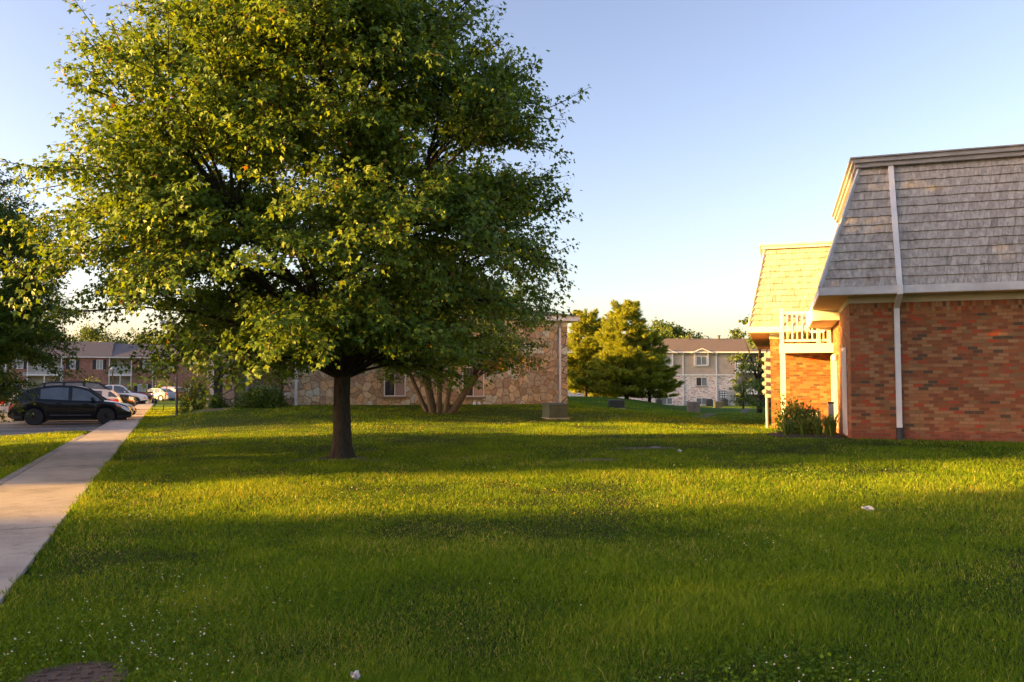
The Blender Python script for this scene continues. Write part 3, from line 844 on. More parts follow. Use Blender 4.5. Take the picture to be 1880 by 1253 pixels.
# ---- flagstone building in the middle
SB = Vector((2.6 - .9455 * 12.7, 39 - .3256 * 12.7, .5))
sb = empty('stone_building', SB, 71, 'low flagstone building with white framed windows behind the multi-stemmed tree', 'building')
MB().box(0, 12.42, 0, 26, -.8, 3.95).build('wall', M['stone'], sb)
MB().box(12.42, 12.72, -.05, .4, -.8, 3.95).build('corner_pier', M['ashlar'], sb)
MB().box(-.25, 0, -.06, 1.2, -.8, 3.95).build('corner_pier', M['ashlar'], sb)
MB().box(-3.4, -.25, 2.2, 24, -.8, 3.95).build('recessed_wall', M['stone'], sb)
MB().box(-2.72, -2.26, .1, 2.2, -.8, 3.95).build('entrance_pier', M['ashlar'], sb)
mb = MB()
mb.box(-3.9, 13.1, -.52, 26.5, 3.98, 4.02)
mb.build('soffit', M['white_trim'], sb)
MB().box(-3.95, 13.15, -.57, -.52, 3.97, 4.20).box(13.1, 13.15, -.52, 26.5, 3.97, 4.2).box(-3.95, -3.9, -.52, 26.5, 3.97, 4.2).build('gutter', M['white_trim'], sb)
MB().box(-.25, 12.72, -.08, -.051, 3.72, 3.97).build('frieze_board', M['white_trim'], sb)
mb = MB()
e = [(-4.05, -.65, 4.2), (13.25, -.65, 4.2), (13.25, 26.6, 4.2), (-4.05, 26.6, 4.2)]
r0, r1 = (3.75, 9, 6.4), (3.75, 17, 6.4)
mb.face([e[0], e[1], r0]); mb.face([e[1], e[2], r1, r0]); mb.face([e[2], e[3], r1]); mb.face([e[3], e[0], r0, r1]); mb.face(e[::-1])
mb.build('roof', M['roof_brown'], sb)
W0 = 12.7
window(sb, W0 - 8.68, W0 - 7.80, .50, 1.74, 0, panes=('pane_dark', 'pane_curtain'), fw=.045, sill='box_tan')
window(sb, W0 - 5.10, W0 - 4.16, .47, 1.74, 0, panes=('pane_dark', 'pane_curtain'), fw=.045, sill='box_tan')
window(sb, W0 - 8.68, W0 - 7.80, 2.75, 3.6, 0, panes=('pane_dark', 'pane'), fw=.045)
gutter_pipe(sb, 12.33, 0, 4.0, -.15, .10, out=.42)
gutter_pipe(sb, .22, 0, 4.0, .0, .11, out=.42)
gutter_pipe(sb, -1.72, 2.2, 4.0, .0, .13, out=2.4)
dr = MB().box(-3.1, -2.45, 2.12, 2.199, .0, 2.2).build('entrance_door', M['door_dark'], sb)
MB().box(-3.25, -3.1, 2.08, 2.199, 0, 2.3).box(-2.45, -2.35, 2.08, 2.199, 0, 2.3).box(-3.1, -2.45, 2.08, 2.199, 2.2, 2.3).build('door_frame', M['white_trim'], dr)
MB().box(-1.5, -.6, 2.16, 2.199, .55, .95).build('sill_panel', M['white_trim'], sb)
eb = MB().box(W0 - 6.95, W0 - 6.65, -.14, -.001, 1.05, 1.65).build('electric_box', M['meter_grey'], sb)
MB().box(W0 - 6.93, W0 - 6.67, -.155, -.141, 1.08, 1.62).build('electric_box_door', M['meter_grey'], eb)
for x in (W0 - 4.62, W0 - 4.40):
    MB().lathe([(.085, -.25), (.085, .10), (.07, .16), (.03, .19)], (x, -.16, .02), n=12).build('vent_cap', M['white_trim'], sb, smooth=50)

# ---- tan and whitewashed apartment building, far behind on the right
fb = empty('apartment_building', (24, 100, 0), 90, 'three storey apartment building with tan siding above whitewashed brick', 'building')
def fx(px): return (px - 940) / F * 100 - 24
def fz(py): return 1.5 + (705 - py) / F * 100
MB().box(fx(1020), fx(1350.5), 0, 12, -2.0, fz(689.5)).build('brick_wall', M['brick_white'], fb)
MB().box(fx(1020), fx(1350.5), 0, 12, fz(687), fz(649)).build('siding_wall', M['siding_tan'], fb)
MB().box(fx(1020), fx(1351), -.16, .0, fz(689.5), fz(687)).build('band_board', M['white_trim'], fb)
MB().box(fx(1349.5), fx(1351.3), -.05, -.001, fz(687), fz(649)).build('corner_board', M['white_trim'], fb)
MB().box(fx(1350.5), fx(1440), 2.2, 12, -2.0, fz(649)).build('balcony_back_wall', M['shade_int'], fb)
mb = MB()
ez = fz(648)
mb.face([(fx(1010), -.5, ez), (fx(1450), -.5, ez), (fx(1450), 6, ez + 2.1), (fx(1010), 6, ez + 2.1)])
mb.face([(fx(1010), 12.5, ez), (fx(1010), 6, ez + 2.1), (fx(1450), 6, ez + 2.1), (fx(1450), 12.5, ez)][::-1])
mb.face([(fx(1010), -.5, ez), (fx(1010), 6, ez + 2.1), (fx(1010), 12.5, ez)][::-1])
mb.face([(fx(1010), -.5, ez), (fx(1450), -.5, ez), (fx(1450), 12.5, ez), (fx(1010), 12.5, ez)][::-1])
mb.build('roof', M['roof_brown'], fb)
MB().box(fx(1010), fx(1450), -.62, -.5, ez - .02, ez + .16).build('gutter', M['white_trim'], fb)
rv = MB()
for px in (1185, 1283, 1342):
    rv.lathe([(.12, ez + 2.0), (.12, ez + 2.35), (.2, ez + 2.36), (.2, ez + 2.5)], (fx(px), 5.6, 0), n=8)
    rv.build('roof_vent', M['dark_metal'], fb); rv = MB()
def dormer(pxc):
    c = fx(pxc); hw = .80
    d = MB().box(c - hw - .08, c - hw + .08, -.28, -.001, fz(671), ez - .02).box(c + hw - .08, c + hw + .08, -.28, -.001, fz(671), ez - .02).box(c - hw, c + hw, -.27, -.001, fz(671) - .1, fz(671)).build('dormer_bay', M['white_trim'], fb)
    MB().box(c - hw + .08, c + hw - .08, -.18, -.001, fz(671), ez - .02).build('bay_wall', M['siding_tan'], d)
    g = MB()
    g.face([(c - hw, -.5, ez), (c + hw, -.5, ez), (c, -.5, ez + .42)])
    g.build('gable', M['siding_tan'], d)
    g = MB()
    g.beam((c - hw - .5, -.64, ez - .02), (c, -.64, ez + .50), .14, .12); g.beam((c + hw + .5, -.64, ez - .02), (c, -.64, ez + .50), .14, .12)
    g.build('gable_trim', M['white_trim'], d)
    g = MB()
    g.face([(c - hw - .5, -.6, ez), (c, -.6, ez + .52), (c, 1.3, ez + .52)]); g.face([(c, -.6, ez + .52), (c + hw + .5, -.6, ez), (c, 1.3, ez + .52)])
    g.build('gable_roof', M['roof_brown'], d)
    window(fb, c - .58, c + .58, fz(669.5), fz(654.5), -.18, panes=('pane', 'pane'), fw=.07)
dormer(1287); dormer(1222)
window(fb, fx(1278), fx(1297), fz(708), fz(693.5), 0, panes=('pane_dark', 'pane'), fw=.07, sill='sill_red')
window(fb, fx(1278), fx(1297), fz(741.5), fz(731), 0, panes=('pane', 'pane'), fw=.07)
window(fb, fx(1214), fx(1233), fz(741.5), fz(731), 0, panes=('pane', 'pane'), fw=.07)
window(fb, fx(1105), fx(1124), fz(725.5), fz(715), 0, panes=('pane_blind', 'pane'), fw=.07)
for px in (1253.6, 1314.8):
    gutter_pipe(fb, fx(px), 0, ez, -1.2, .13, out=.4)
for pyr, pyd in ((666.5, 682.5), (705.5, 721.5)):
    z0, z1 = fz(pyd), fz(pyr)
    d = MB().box(fx(1349), fx(1440), -.7, 2.2, z0 - .16, z0 + .06).build('balcony_deck', M['white_trim'], fb)
    r = MB().box(fx(1351.5), fx(1440), -.66, -.58, z1 - .08, z1).box(fx(1351.5), fx(1440), -.66, -.58, z0 + .12, z0 + .18)
    for px in np.arange(1352.5, 1440, 2.2): r.box(fx(px) - .025, fx(px) + .025, -.64, -.60, z0 + .18, z1 - .08)
    for px in (1352, 1380, 1410): r.box(fx(px) - .06, fx(px) + .06, -.68, -.56, z0 + .06, z1 + .05)
    r.build('balcony_railing', M['white_trim'], fb)
    MB().box(fx(1361), fx(1370), 2.13, 2.199, z0 + .06, z0 + 2.1).build('balcony_door', M['white_trim'], fb)
window(fb, fx(1371), fx(1388), fz(742), fz(731), 2.2, panes=('pane_blind', 'pane'), fw=.08)
mm = MB().box(fx(1333), fx(1340.5), -.28, -.001, fz(736), fz(718)).build('meter_cabinet', M['meter_grey'], fb)
MB().box(fx(1341), fx(1346.5), -.22, -.001, fz(733), fz(719)).build('side_cabinet', M['meter_grey'], mm)
MB().box(fx(1336.5), fx(1338.5), -.2, -.1, fz(746), fz(736) - .01).build('conduit', M['meter_grey'], mm)
bk = MB().box(fx(1320), fx(1332.5), -.12, -.001, fz(735), fz(717)).build('meter_board', M['box_green'], mm)
for i in range(3):
    for j in range(4):
        MB().lathe([(.11, -.12), (.11, 0), (.08, .03)], (fx(1322.2 + i * 4.2), -.125, fz(733 - j * 4.4)), 'y', 8).build('meter_dial', M['lamp_clear'], mm)

# ---- red brick apartments with white balconies, across the parking lot
lx0, ly0 = from_st(120.2, -19.5)
lb = empty('brick_apartments', (lx0, ly0, -.6), 67.2, 'red brick apartments with white balconies and dark roof beyond the parked cars', 'building')
def lu(px):
    k = (px - 940) / F
    return (k * ly0 - lx0) / (DT[0] - k * DT[1])
LB0 = 1.5 + .6     # local height of the eye
def lz(py, px=0):
    return LB0 + (705 - py) / F * (ly0 + lu(px) * DT[1])
EZ = lz(655, 30)
bays = [(-70, -28, 'brick'), (-28, 13.5, 'balcony'), (13.5, 49.5, 'brick'), (49.5, 115, 'balcony'), (115, 199.5, 'brick'), (199.5, 243, 'balcony'), (243, 420, 'brick')]
DZ = lz(686, 60)
for a, b, k in bays:
    u0, u1 = lu(a), lu(b)
    if k == 'brick':
        MB().box(u0, u1, 0, 10, -.5, EZ).build('wall', M['brick_red'], lb)
    else:
        MB().box(u0, u1, 1.6, 10, -.5, EZ).build('recessed_wall', M['siding_pale'], lb)
        MB().box(u0 + .003, u1 - .003, -.35, 1.6, DZ - .28, DZ).build('balcony_deck', M['white_trim'], lb)
        r = MB().box(u0 + .02, u1 - .02, -.30, -.22, DZ + 1.0, DZ + 1.08).box(u0 + .02, u1 - .02, -.30, -.22, DZ + .08, DZ + .15)
        for u in np.arange(u0 + .12, u1 - .05, .14): r.box(u - .02, u + .02, -.28, -.24, DZ + .15, DZ + 1.0)
        r.build('balcony_railing', M['white_trim'], lb)
        for u in (u0 + .12, (u0 + u1) / 2, u1 - .12):
            MB().box(u - .06, u + .06, -.32, -.20, -.3, DZ - .285).build('balcony_post', M['white_trim'], lb)
            if u != (u0 + u1) / 2:
                MB().box(u - .06, u + .06, -.315, -.205, DZ + .002, EZ - .01).build('upper_post', M['white_trim'], lb)
        um = (u0 + u1) / 2
        MB().box(um - .55, um + .1, 1.53, 1.599, -.2, 2.0).box(um + .15, um + .8, 1.53, 1.599, -.2, 2.0).build('patio_door', M['white_trim'], lb)
        MB().box(um - .5, um + .7, 1.53, 1.599, DZ + .02, DZ + 2.0).build('balcony_door', M['pane_blind'], lb)
MB().box(lu(-75), lu(430), -.55, -.45, EZ - .02, EZ + .18).build('gutter', M['white_trim'], lb)
def roof_piece(a, b, dz):
    u0, u1, h = lu(a), lu(b), EZ + .16
    t = h + 2.4 + dz
    mb = MB()
    mb.face([(u0, -.6, h), (u1, -.6, h), (u1, 5, t), (u0, 5, t)]); mb.face([(u1, 10.6, h), (u0, 10.6, h), (u0, 5, t), (u1, 5, t)])
    mb.face([(u0, -.6, h), (u0, 5, t), (u0, 10.6, h)][::-1]); mb.face([(u1, -.6, h), (u1, 5, t), (u1, 10.6, h)])
    mb.face([(u0, -.6, h), (u0, 10.6, h), (u1, 10.6, h), (u1, -.6, h)])
    mb.build('roof', M['roof_grey'], lb)
roof_piece(-75, 205, 0); roof_piece(205.2, 430, -.2)
def shut_window(a, b, z0, z1):
    u0, u1 = lu(a), lu(b)
    window(lb, u0, u1, z0, z1, 0, panes=('pane_blind', 'pane_blind'), fw=.07)
    for s0, s1 in ((u0 - .55, u0 - .1), (u1 + .1, u1 + .55)):
        MB().box(s0, s1, -.04, -.001, z0 - .08, z1 + .08).build('shutter', M['shutter'], lb)
for a, b in ((23, 42), (129, 138), (178, 188), (263, 276), (305, 318), (350, 363)):
    shut_window(a, b, DZ + .75, DZ + 2.0)
for a, b in ((128, 136), (180, 188), (255, 271), (300, 310), (350, 363)):
    shut_window(a, b, .75, 2.0)
dr = MB().box(lu(25), lu(37), -.05, -.001, -.3, 2.05).build('entrance_door', M['door_dark'], lb)
MB().box(lu(20), lu(24.6), -.04, -.001, -.3, 2.05).box(lu(37.4), lu(43), -.04, -.001, -.3, 2.05).box(lu(20), lu(43), -.045, -.001, 2.052, 2.2).build('sidelight_frame', M['white_trim'], dr)
for a, b in ((21, 23.2), (38.8, 41.2)):
    MB().box(lu(a), lu(b), -.052, -.041, 0, 1.95).build('sidelight_pane', M['pane_dark'], dr)
MB().box(lu(42), lu(48.8), -.04, -.001, DZ - .35, DZ + .2).build('name_board', M['pane_blind'], lb, label='pale blank rectangular plaque beside the entrance')
MB().lathe([(.05, 0), (.13, .05), (.13, .15), (.04, .2)], (lu(32), -.15, 2.85), n=8).build('entrance_lamp', M['white_trim'], lb)
for px in (50.5, 281, 116): gutter_pipe(lb, lu(px), 0, EZ, -.2, .1, out=.35)
# ------------------------------------------------------------------ trees, bushes, grass
def unit(a): return a / (np.linalg.norm(a, axis=-1, keepdims=True) + 1e-9)

def leaf_mesh(name, pos, tip, nrm, size, tint, m, parent, width=.52, lobed=True, **tags):
    """each leaf: two half blades folded along the midrib"""
    n = len(pos)
    y = unit(tip); x = unit(np.cross(y, nrm)); z = np.cross(x, y)
    w = width
    if lobed:
        L = [(0, 0, 0), (w, .40, -.12), (.17, .55, -.03), (0, 1.0, -.10), (-.17, .55, -.03), (-w, .40, -.12)]
        fac = [(0, 1, 2, 3), (0, 3, 4, 5)]
    else:
        L = [(0, 0, 0), (w * .7, .45, -.1), (0, 1.0, -.06), (-w * .7, .45, -.1)]
        fac = [(0, 1, 2), (0, 2, 3)]
    k = len(L)
    V = np.empty((n, k, 3))
    for i, (a, b, c) in enumerate(L):
        V[:, i] = pos + size[:, None] * (x * a + y * b + z * c)
    base = (np.arange(n) * k)[:, None]
    fs = np.stack([base + np.array(f) for f in fac], 1).reshape(-1, len(fac[0]))
    return np_mesh(name, V.reshape(-1, 3), [fs], np.repeat(tint, len(fac)), m, parent, **tags)

def bez(a, b, c, n):
    t = np.linspace(0, 1, n)[:, None]
    return a * (1 - t) ** 2 + 2 * b * t * (1 - t) + c * t * t

def broadleaf(root, seed, prof, scaff, n_bough, subs, lps, size, bark, leafm, droop=.10, inner=.25, sub_len=(.55, 1.35), lobed=True, spread=.11, limb_r=.028, wob=.2, zc=None, trunk_name='trunk', min_lf=0, wires=True, xshift=0.0, sag=False):
    """crown of boughs > side shoots > leaves inside a lathe-like profile [(z, radius)...]"""
    rg = np.random.RandomState(seed)
    pz = np.array([p[0] for p in prof]); pr = np.array([p[1] for p in prof])
    tb = MB()
    nodes = []
    for path, r0, r1 in scaff:
        path = np.array(path, float)
        rr = np.linspace(r0, r1, len(path)) if not hasattr(r0, '__len__') else r0
        tb.tube(path, list(rr), 12)
        for p in path: nodes.append(p)
    # dense list of attachment points along the scaffold
    nod = []
    for path, _, _ in scaff:
        path = np.array(path, float)
        for a, b in zip(path[:-1], path[1:]):
            for t in np.linspace(0, 1, 6): nod.append(a + (b - a) * t)
    nod = np.array(nod)
    nod = nod[nod[:, 2] > pz[0] * .95 if min_lf == 0 else nod[:, 2] > min_lf]
    ph = rg.uniform(0, 6.28, 6)
    zg = np.linspace(pz[0], pz[-1], 200); w = np.interp(zg, pz, pr) * np.where(zg > 6.2, 1.6, 1.0); w = w / w.sum()
    P, T, Nn, BT = [], [], [], []
    for i in range(n_bough):
        z = rg.choice(zg, p=w) + rg.uniform(-.1, .1)
        a = i * 2.39996 + rg.uniform(-.5, .5)
        rad = np.interp(z, pz, pr) * (1 + wob * (.5 * math.sin(2 * a + ph[0]) + .35 * math.sin(3 * a + 1.7 * z + ph[1]) + .35 * math.sin(5 * a - 1.1 * z + ph[2])))
        u_ = rg.rand()
        rad *= rg.uniform(.35, .75) if u_ < inner else (rg.uniform(.80, 1.03) if u_ < .95 else rg.uniform(1.05, 1.16 if z < 6 else 1.05))
        if sag and z < 3.6 and math.cos(a) < -.2: rad *= 1.10
        if z < pz[0] + .8 and rad < pr.max() * .42: continue
        E = np.array([rad * math.cos(a) + xshift * (1.8 if z < 4.6 else 1.0), rad * math.sin(a), z])
        if sag:
            lim = np.interp(z, [1.6, 3.4, 4.4, 6.4, 7.6, 8.5, 9.1, 9.8], [4.7, 4.8, 4.7, 4.1, 3.85, 3.0, 1.6, .6] if E[0] < 0 else [3.5, 3.9, 4.25, 3.75, 3.2, 2.6, 1.3, .5])
            if abs(E[0]) > lim: E[:2] *= lim / abs(E[0])
        if sag and z > 5.8: E[1] -= .6
        hd = np.hypot(nod[:, 0] - E[0], nod[:, 1] - E[1])
        cost = np.linalg.norm(nod - E, axis=1) + 1.2 * np.maximum(0, nod[:, 2] - (E[2] - .30 * hd))
        S = nod[np.argmin(cost)]
        ln = np.linalg.norm(E - S)
        if ln < .3: continue
        C = S + (E - S) * .5 + np.array([0, 0, (.16 + droop) * ln])
        b = bez(S, C, E, 12)
        r0 = limb_r * (.5 + .35 * ln ** .8)
        tb.tube(b[::2] if len(b) > 8 else b, list(np.linspace(r0, r0 * .18, len(b[::2]))), 6)
        tang = np.gradient(b, axis=0)
        bt = rg.uniform(-.16, .16)
        for k in range(subs):
            t = .26 + .74 * ((k + rg.uniform(.1, .9)) / subs) ** .8
            j = t * 11; j0 = int(min(10, j)); p = b[j0] + (b[j0 + 1] - b[j0]) * (j - j0)
            d = unit(tang[j0]); side = unit(np.cross(d, [0, 0, 1])) * (1 if k % 2 else -1)
            if t > .93: side = side * .25
            sd = unit(d * rg.uniform(.45, .9) + side * rg.uniform(.5, 1.0) + np.array([0, 0, rg.uniform(-.25, .45)]) + rg.normal(0, .15, 3))
            sl = rg.uniform(*sub_len) * (1.15 - .5 * t) * min(1.25, .5 + ln * .28)
            q = bez(p, p + sd * sl * .5, p + sd * sl + np.array([0, 0, rg.uniform(-.22, .22) * sl]), 6)
            if wires: tb.tube(q[::5] if sl < .5 else q[[0, 3, 5]], [.009, .003] if sl < .5 else [.011, .008, .003], 4, cap=False)
            m = max(4, int(lps * sl / 1.0))
            u = rg.rand(m) ** .75
            jj = u * 5; ji = np.minimum(4, jj.astype(int)); lp = q[ji] + (q[ji + 1] - q[ji]) * (jj - ji)[:, None]
            off = rg.normal(0, 1, (m, 3)) * spread * np.array([1, 1, .75])
            lp = lp + off
            out = unit(E)
            tp = unit(sd * .45 + off / spread * .3 + np.array([0, 0, -.75]) + rg.normal(0, .38, (m, 3)))
            nn = unit(np.array([out[0] * .55, out[1] * .55, .75]) + rg.normal(0, .40, (m, 3)))
            P.append(lp); T.append(tp); Nn.append(nn); BT.append(np.full(m, bt))
    BT = np.concatenate(BT)
    P, T, Nn = map(np.concatenate, (P, T, Nn))
    n = len(P)
    tint = np.clip(rg.beta(2.2, 2.2, n) * .88 + .10 * vn(P[:, 0] + P[:, 2] * .7, P[:, 1] - P[:, 2] * .4, 1.1, seed) - .02 + BT, 0, .9)
    red = rg.rand(n) < .012
    tint[red] = rg.uniform(.94, 1, red.sum())
    tb.build(trunk_name, bark, root, smooth=60)
    leaf_mesh('crown', P, T, Nn, size * rg.uniform(.55, 1.3, n), tint, leafm, root, lobed=lobed)
    return n

def curve_pts(p0, p1, bend, n=6):
    p0, p1 = np.array(p0, float), np.array(p1, float)
    return bez(p0, (p0 + p1) / 2 + np.array(bend), p1, n)

# ---- the big maple on the lawn
MSEED = 95
tp = at(628, 840, 16.1)
maple = empty('maple_tree', (tp.x, 16.1, gz1(tp.x, 16.1)), 90, 'broad leafy maple with one dark trunk standing in the lawn', 'tree')
scaff = [([(0, 0, -.25), (-.01, 0, 0), (0, 0, .06), (0.0, 0, .22), (-.005, 0, .6), (-.02, 0, 1.2), (-.01, .01, 1.75), (.01, .02, 2.15), (.03, .03, 2.5)],
          [.36, .31, .255, .20, .172, .16, .16, .175, .165], 0),
         (curve_pts((.03, .03, 2.35), (.25, .15, 9.3), (-.1, .1, .3), 9), .15, .02),
         (curve_pts((-.02, 0, 2.2), (-1.7, -.5, 6.9), (-.45, 0, .2)), .11, .025),
         (curve_pts((.05, 0, 2.2), (1.9, -.4, 6.6), (.45, -.2, .1)), .115, .025),
         (curve_pts((0, -.04, 2.3), (.4, -2.0, 6.4), (0, -.4, .2)), .10, .025),
         (curve_pts((0, .04, 2.3), (-.4, 2.1, 6.6), (0, .4, .2)), .10, .025),
         (curve_pts((-.04, 0, 2.1), (-2.9, .7, 4.3), (-.3, 0, .45)), .08, .02),
         (curve_pts((.04, 0, 2.15), (2.8, .9, 4.2), (.3, 0, .45)), .08, .02),
         (curve_pts((-.02, -.04, 2.2), (-1.3, -2.6, 4.2), (0, -.3, .4)), .07, .02),
         (curve_pts((.02, -.04, 2.2), (1.4, -2.5, 4.1), (0, -.3, .4)), .07, .02)]
scaff = [(a, b, c) if c else (a, b, None) for a, b, c in scaff]
PROF = [(1.6, 2.9), (2.0, 3.8), (2.6, 4.4), (3.4, 4.65), (4.4, 4.6), (5.4, 4.35), (6.4, 4.2), (7.4, 3.9), (8.0, 3.45), (8.6, 2.7), (9.1, 1.7), (9.7, .8), (10.0, .3)]
nl = broadleaf(maple, MSEED, PROF, scaff, 380, 14, 62, .092, M['bark'], M['leaf'], wob=.06, inner=.42, spread=.085, xshift=-.28, sag=True)
# its neighbour at the left edge, and unseen copies added to shade lawn, walls and cars
def maple_copy(x, y, rot, s, label, group=None):
    c = copy_tree(maple)
    c.location = (x, y, gz1(x, y) - .02); c.rotation_euler = (0, 0, R(rot)); c.scale = (s, s, s)
    c['label'] = label
    if group: c['group'] = group
    return c
maple_copy(-13.0, 16.9, 140, .67, 'leafy maple cut by the left edge, reaching over the parked cars')
for x, y, rot, s in ((-45, 11.8, 50, 1.05), (-46, -4.6, 200, 1.5), (-36, 27, 260, 1.05), (-33.5, 34, 90, 1.0), (-86, 80, 30, 1.2), (-92, 94, 170, 1.2)):
    maple_copy(x, y, rot, s, 'leafy maple out of view at the left, added to cast shade', 'unseen maples added to cast shade from the left')

# ---- multi-stemmed tree before the stone building
mp = at(806, 758, 31.5)
ms = empty('multi_stem_tree', (mp.x, 31.5, gz1(mp.x, 31.5)), 90, 'spreading tree of many slanting bare stems before the stone wall', 'tree')
stems = []
rg = random.Random(5)
for dx, dy, tx, ty, tz, r in ((-.36, 0, -1.7, .1, 3.0, .075), (-.22, -.1, -.95, -.2, 3.1, .10), (-.12, .12, -.55, .4, 3.2, .07), (-.02, -.1, .05, -.2, 3.2, .095),
                             (.20, -.1, .75, -.3, 3.1, .08), (.32, -.05, 1.9, -.1, 2.7, .125), (.26, .12, 2.5, .4, 2.9, .06)):
    stems.append((curve_pts((dx, dy, -.2), (tx, ty, tz), (.10 * tx + rg.uniform(-.16, .16), rg.uniform(-.1, .1), rg.uniform(-.25, .1)), 8), r * 1.3, r * .5))
stems.append(([(.25, -.05, -.15), (.3, -.05, .12), (.33, -.05, .4)], .2, .1))
broadleaf(ms, 31, [(1.45, 2.7), (2.0, 3.7), (2.9, 4.1), (3.9, 3.9), (4.6, 3.0), (5.3, 1.2)], stems, 100, 11, 36, .12, M['bark_light'], M['leaf'], min_lf=1.3, wob=.12, limb_r=.02, sub_len=(.5, 1.1))
# a spray on its right-hand side, its sunlight painted as orange leaf colour
dsx = at(938, 664, 28.6)
rgn = np.random.RandomState(4)
n = 330
pos = np.array([dsx.x - ms.location.x, -2.9, dsx.z - ms.location.z]) + rgn.normal(0, 1, (n, 3)) * np.array([.62, .3, .17])
leaf_mesh('sunlit_foliage', pos, unit(rgn.normal(0, .5, (n, 3)) + [0, 0, -.6]), unit(rgn.normal(0, .5, (n, 3)) + [-.5, -.4, .5]), rgn.uniform(.06, .12, n), rgn.rand(n), M['leaf_sunlit'], ms, label='leaves at the end of a branch, sunlight put into their orange colour')
MB().tube([(1.2, -.1, 2.3), (pos[:, 0].mean() - .3, -2.6, pos[:, 2].mean()), (pos[:, 0].mean() + .5, -2.9, pos[:, 2].mean() + .05)], [.03, .02, .006], 5).build('spray_branch', M['bark_light'], ms)

# ---- pines beyond the lawn
def pine_mesh(root, seed, H=7.6, Rm=3.1):
    rg = np.random.RandomState(seed)
    tb = MB(); tb.tube([(0, 0, -.3), (0, 0, 1.5), (.05, .02, H * .6), (0, 0, H)], [.17, .14, .08, .012], 8)
    P, D = [], []
    z = .55
    while z < H - .15:
        f = (z - .4) / H
        L = Rm * (1 - f) ** .55 * min(1, .75 + f * 2.2)
        for k in range(6):
            a = rg.uniform(0, 6.28); l = L * rg.uniform(.6, 1.12)
            d = np.array([math.cos(a), math.sin(a), 0])
            b = bez(np.array([0, 0, z]), d * l * .6 + [0, 0, z - .02 * l], d * l + [0, 0, z + (.10 + .35 * f) * l + rg.uniform(-.1, .2)], 8)
            tb.tube(b[::3], [.03, .02, .006], 4, cap=False)
            m = int(16 + 26 * l)
            u = .22 + .78 * rg.rand(m) ** .8
            j = u * 7; ji = np.minimum(6, j.astype(int)); p = b[ji] + (b[ji + 1] - b[ji]) * (j - ji)[:, None]
            sd = np.cross(d, [0, 0, 1])
            so = rg.normal(0, 1, (m, 1)) * (.10 + .30 * l * .4 * (1.1 - u[:, None]))
            p = p + sd * so + np.array([0, 0, 1]) * rg.normal(.03, .07, (m, 1))
            P.append(p); D.append(unit(d * .7 + sd * np.sign(so) * .35 + np.array([0, 0, .75]) + rg.normal(0, .2, (m, 3))))
        z += rg.uniform(.20, .32)
    m = 40; P.append(np.stack([rg.normal(0, .05, m), rg.normal(0, .05, m), rg.uniform(H - .9, H + .25, m)], 1)); D.append(unit(rg.normal(0, .3, (m, 3)) + [0, 0, 1]))
    P, D = np.concatenate(P), np.concatenate(D)
    n, K = len(P), 11
    d = unit(D[:, None, :] + rg.normal(0, .42, (n, K, 3)))
    s = unit(np.cross(d, rg.normal(0, 1, (n, K, 3))))
    ln = rg.uniform(.16, .34, (n, K, 1)); p = P[:, None, :] + rg.normal(0, .03, (n, K, 3))
    V = np.stack([p - s * .019, p + s * .019, p + d * ln], 2).reshape(-1, 3)
    tb.build('trunk', M['bark'], root, smooth=60)
    np_mesh('crown', V, [np.arange(len(V)).reshape(-1, 3)], np.repeat(np.clip(rg.beta(2, 2, n), 0, 1), K), M['needle'], root)
pines = [(1150, 62, 7.2, 0, 'tallest pine of the group, golden above and dark below'),
         (1192, 63.5, 5.4, 70, 'broad lower pine at the right of the pine group'),
         (1075, 66, 6.9, 200, 'dark pine beside the corner of the stone building'),
         (1112, 70, 6.6, 120, 'golden topped pine half hidden between two others')]
pr = empty('pine_tree', (0, 0, 0), 90, pines[0][4], 'tree')
pine_mesh(pr, 17)
for i, (px, Y, h, rot, lab) in enumerate(pines):
    o = pr if i == 0 else copy_tree(pr)
    x = (px - 940) / F * Y
    o.location = (x, Y, gz1(x, Y) - .05); s = h / 7.6
    o.scale = (s * (1.2 if i == 1 else 1.1), s * (1.2 if i == 1 else 1.1), s); o.rotation_euler = (0, 0, R(rot)); o['label'] = lab; o['group'] = 'pines beyond the lawn'

# ---- far trees behind the roofs and beside the brick building
def far_tree(name, px, Y, H, W, seed, label, trunk=.3, low=.2, leaf=.38, nb=80, group=None, lps=20):
    x = (px - 940) / F * Y
    t = empty(name, (x, Y, gz1(x, Y) - .1), 90, label, 'tree', group)
    sc_ = [(curve_pts((0, 0, -.3), (.1, .1, H * .9), (.2, 0, 0), 7), .03 * H, .02)]
    for k in range(4):
        a = k * 1.7 + seed
        sc_.append((curve_pts((0, 0, H * .28), (W * .45 * math.cos(a), W * .45 * math.sin(a), H * .7), (0, 0, .4)), .015 * H, .02))
    pf = [(H * low, W * .6), (H * (low + .15), W * .95), (H * .55, W), (H * .75, W * .82), (H * .9, W * .5), (H, W * .12)]
    broadleaf(t, seed, pf, sc_, nb, 8, lps, leaf, M['bark'], M['leaf_far'], sub_len=(.16 * W, .42 * W), lobed=False, spread=.06 * W, limb_r=.02, wob=.35, wires=False)
    return t
far_tree('shade_tree', 1226, 118, 11.6, 5.2, 3, 'golden leafy tree rising behind the roof next to the pines', group='trees behind the far roof')
far_tree('shade_tree', 1260, 122, 10.6, 4.0, 8, 'low dark green tree just right of the golden one, behind the roof', group='trees behind the far roof')
far_tree('shade_tree', 1350, 116, 10.4, 2.2, 9, 'small light green treetop alone above the far roof', group='trees behind the far roof', leaf=.3)
far_tree('slender_tree', 1392, 56, 7.3, 1.75, 12, 'slender green tree beside the meters of the brick building', low=.08, leaf=.17, nb=70, lps=26)
far_tree('slender_tree', 1362, 74, 4.2, 1.2, 19, 'short leafy tree before the far balconies', low=.12, leaf=.17, nb=40)
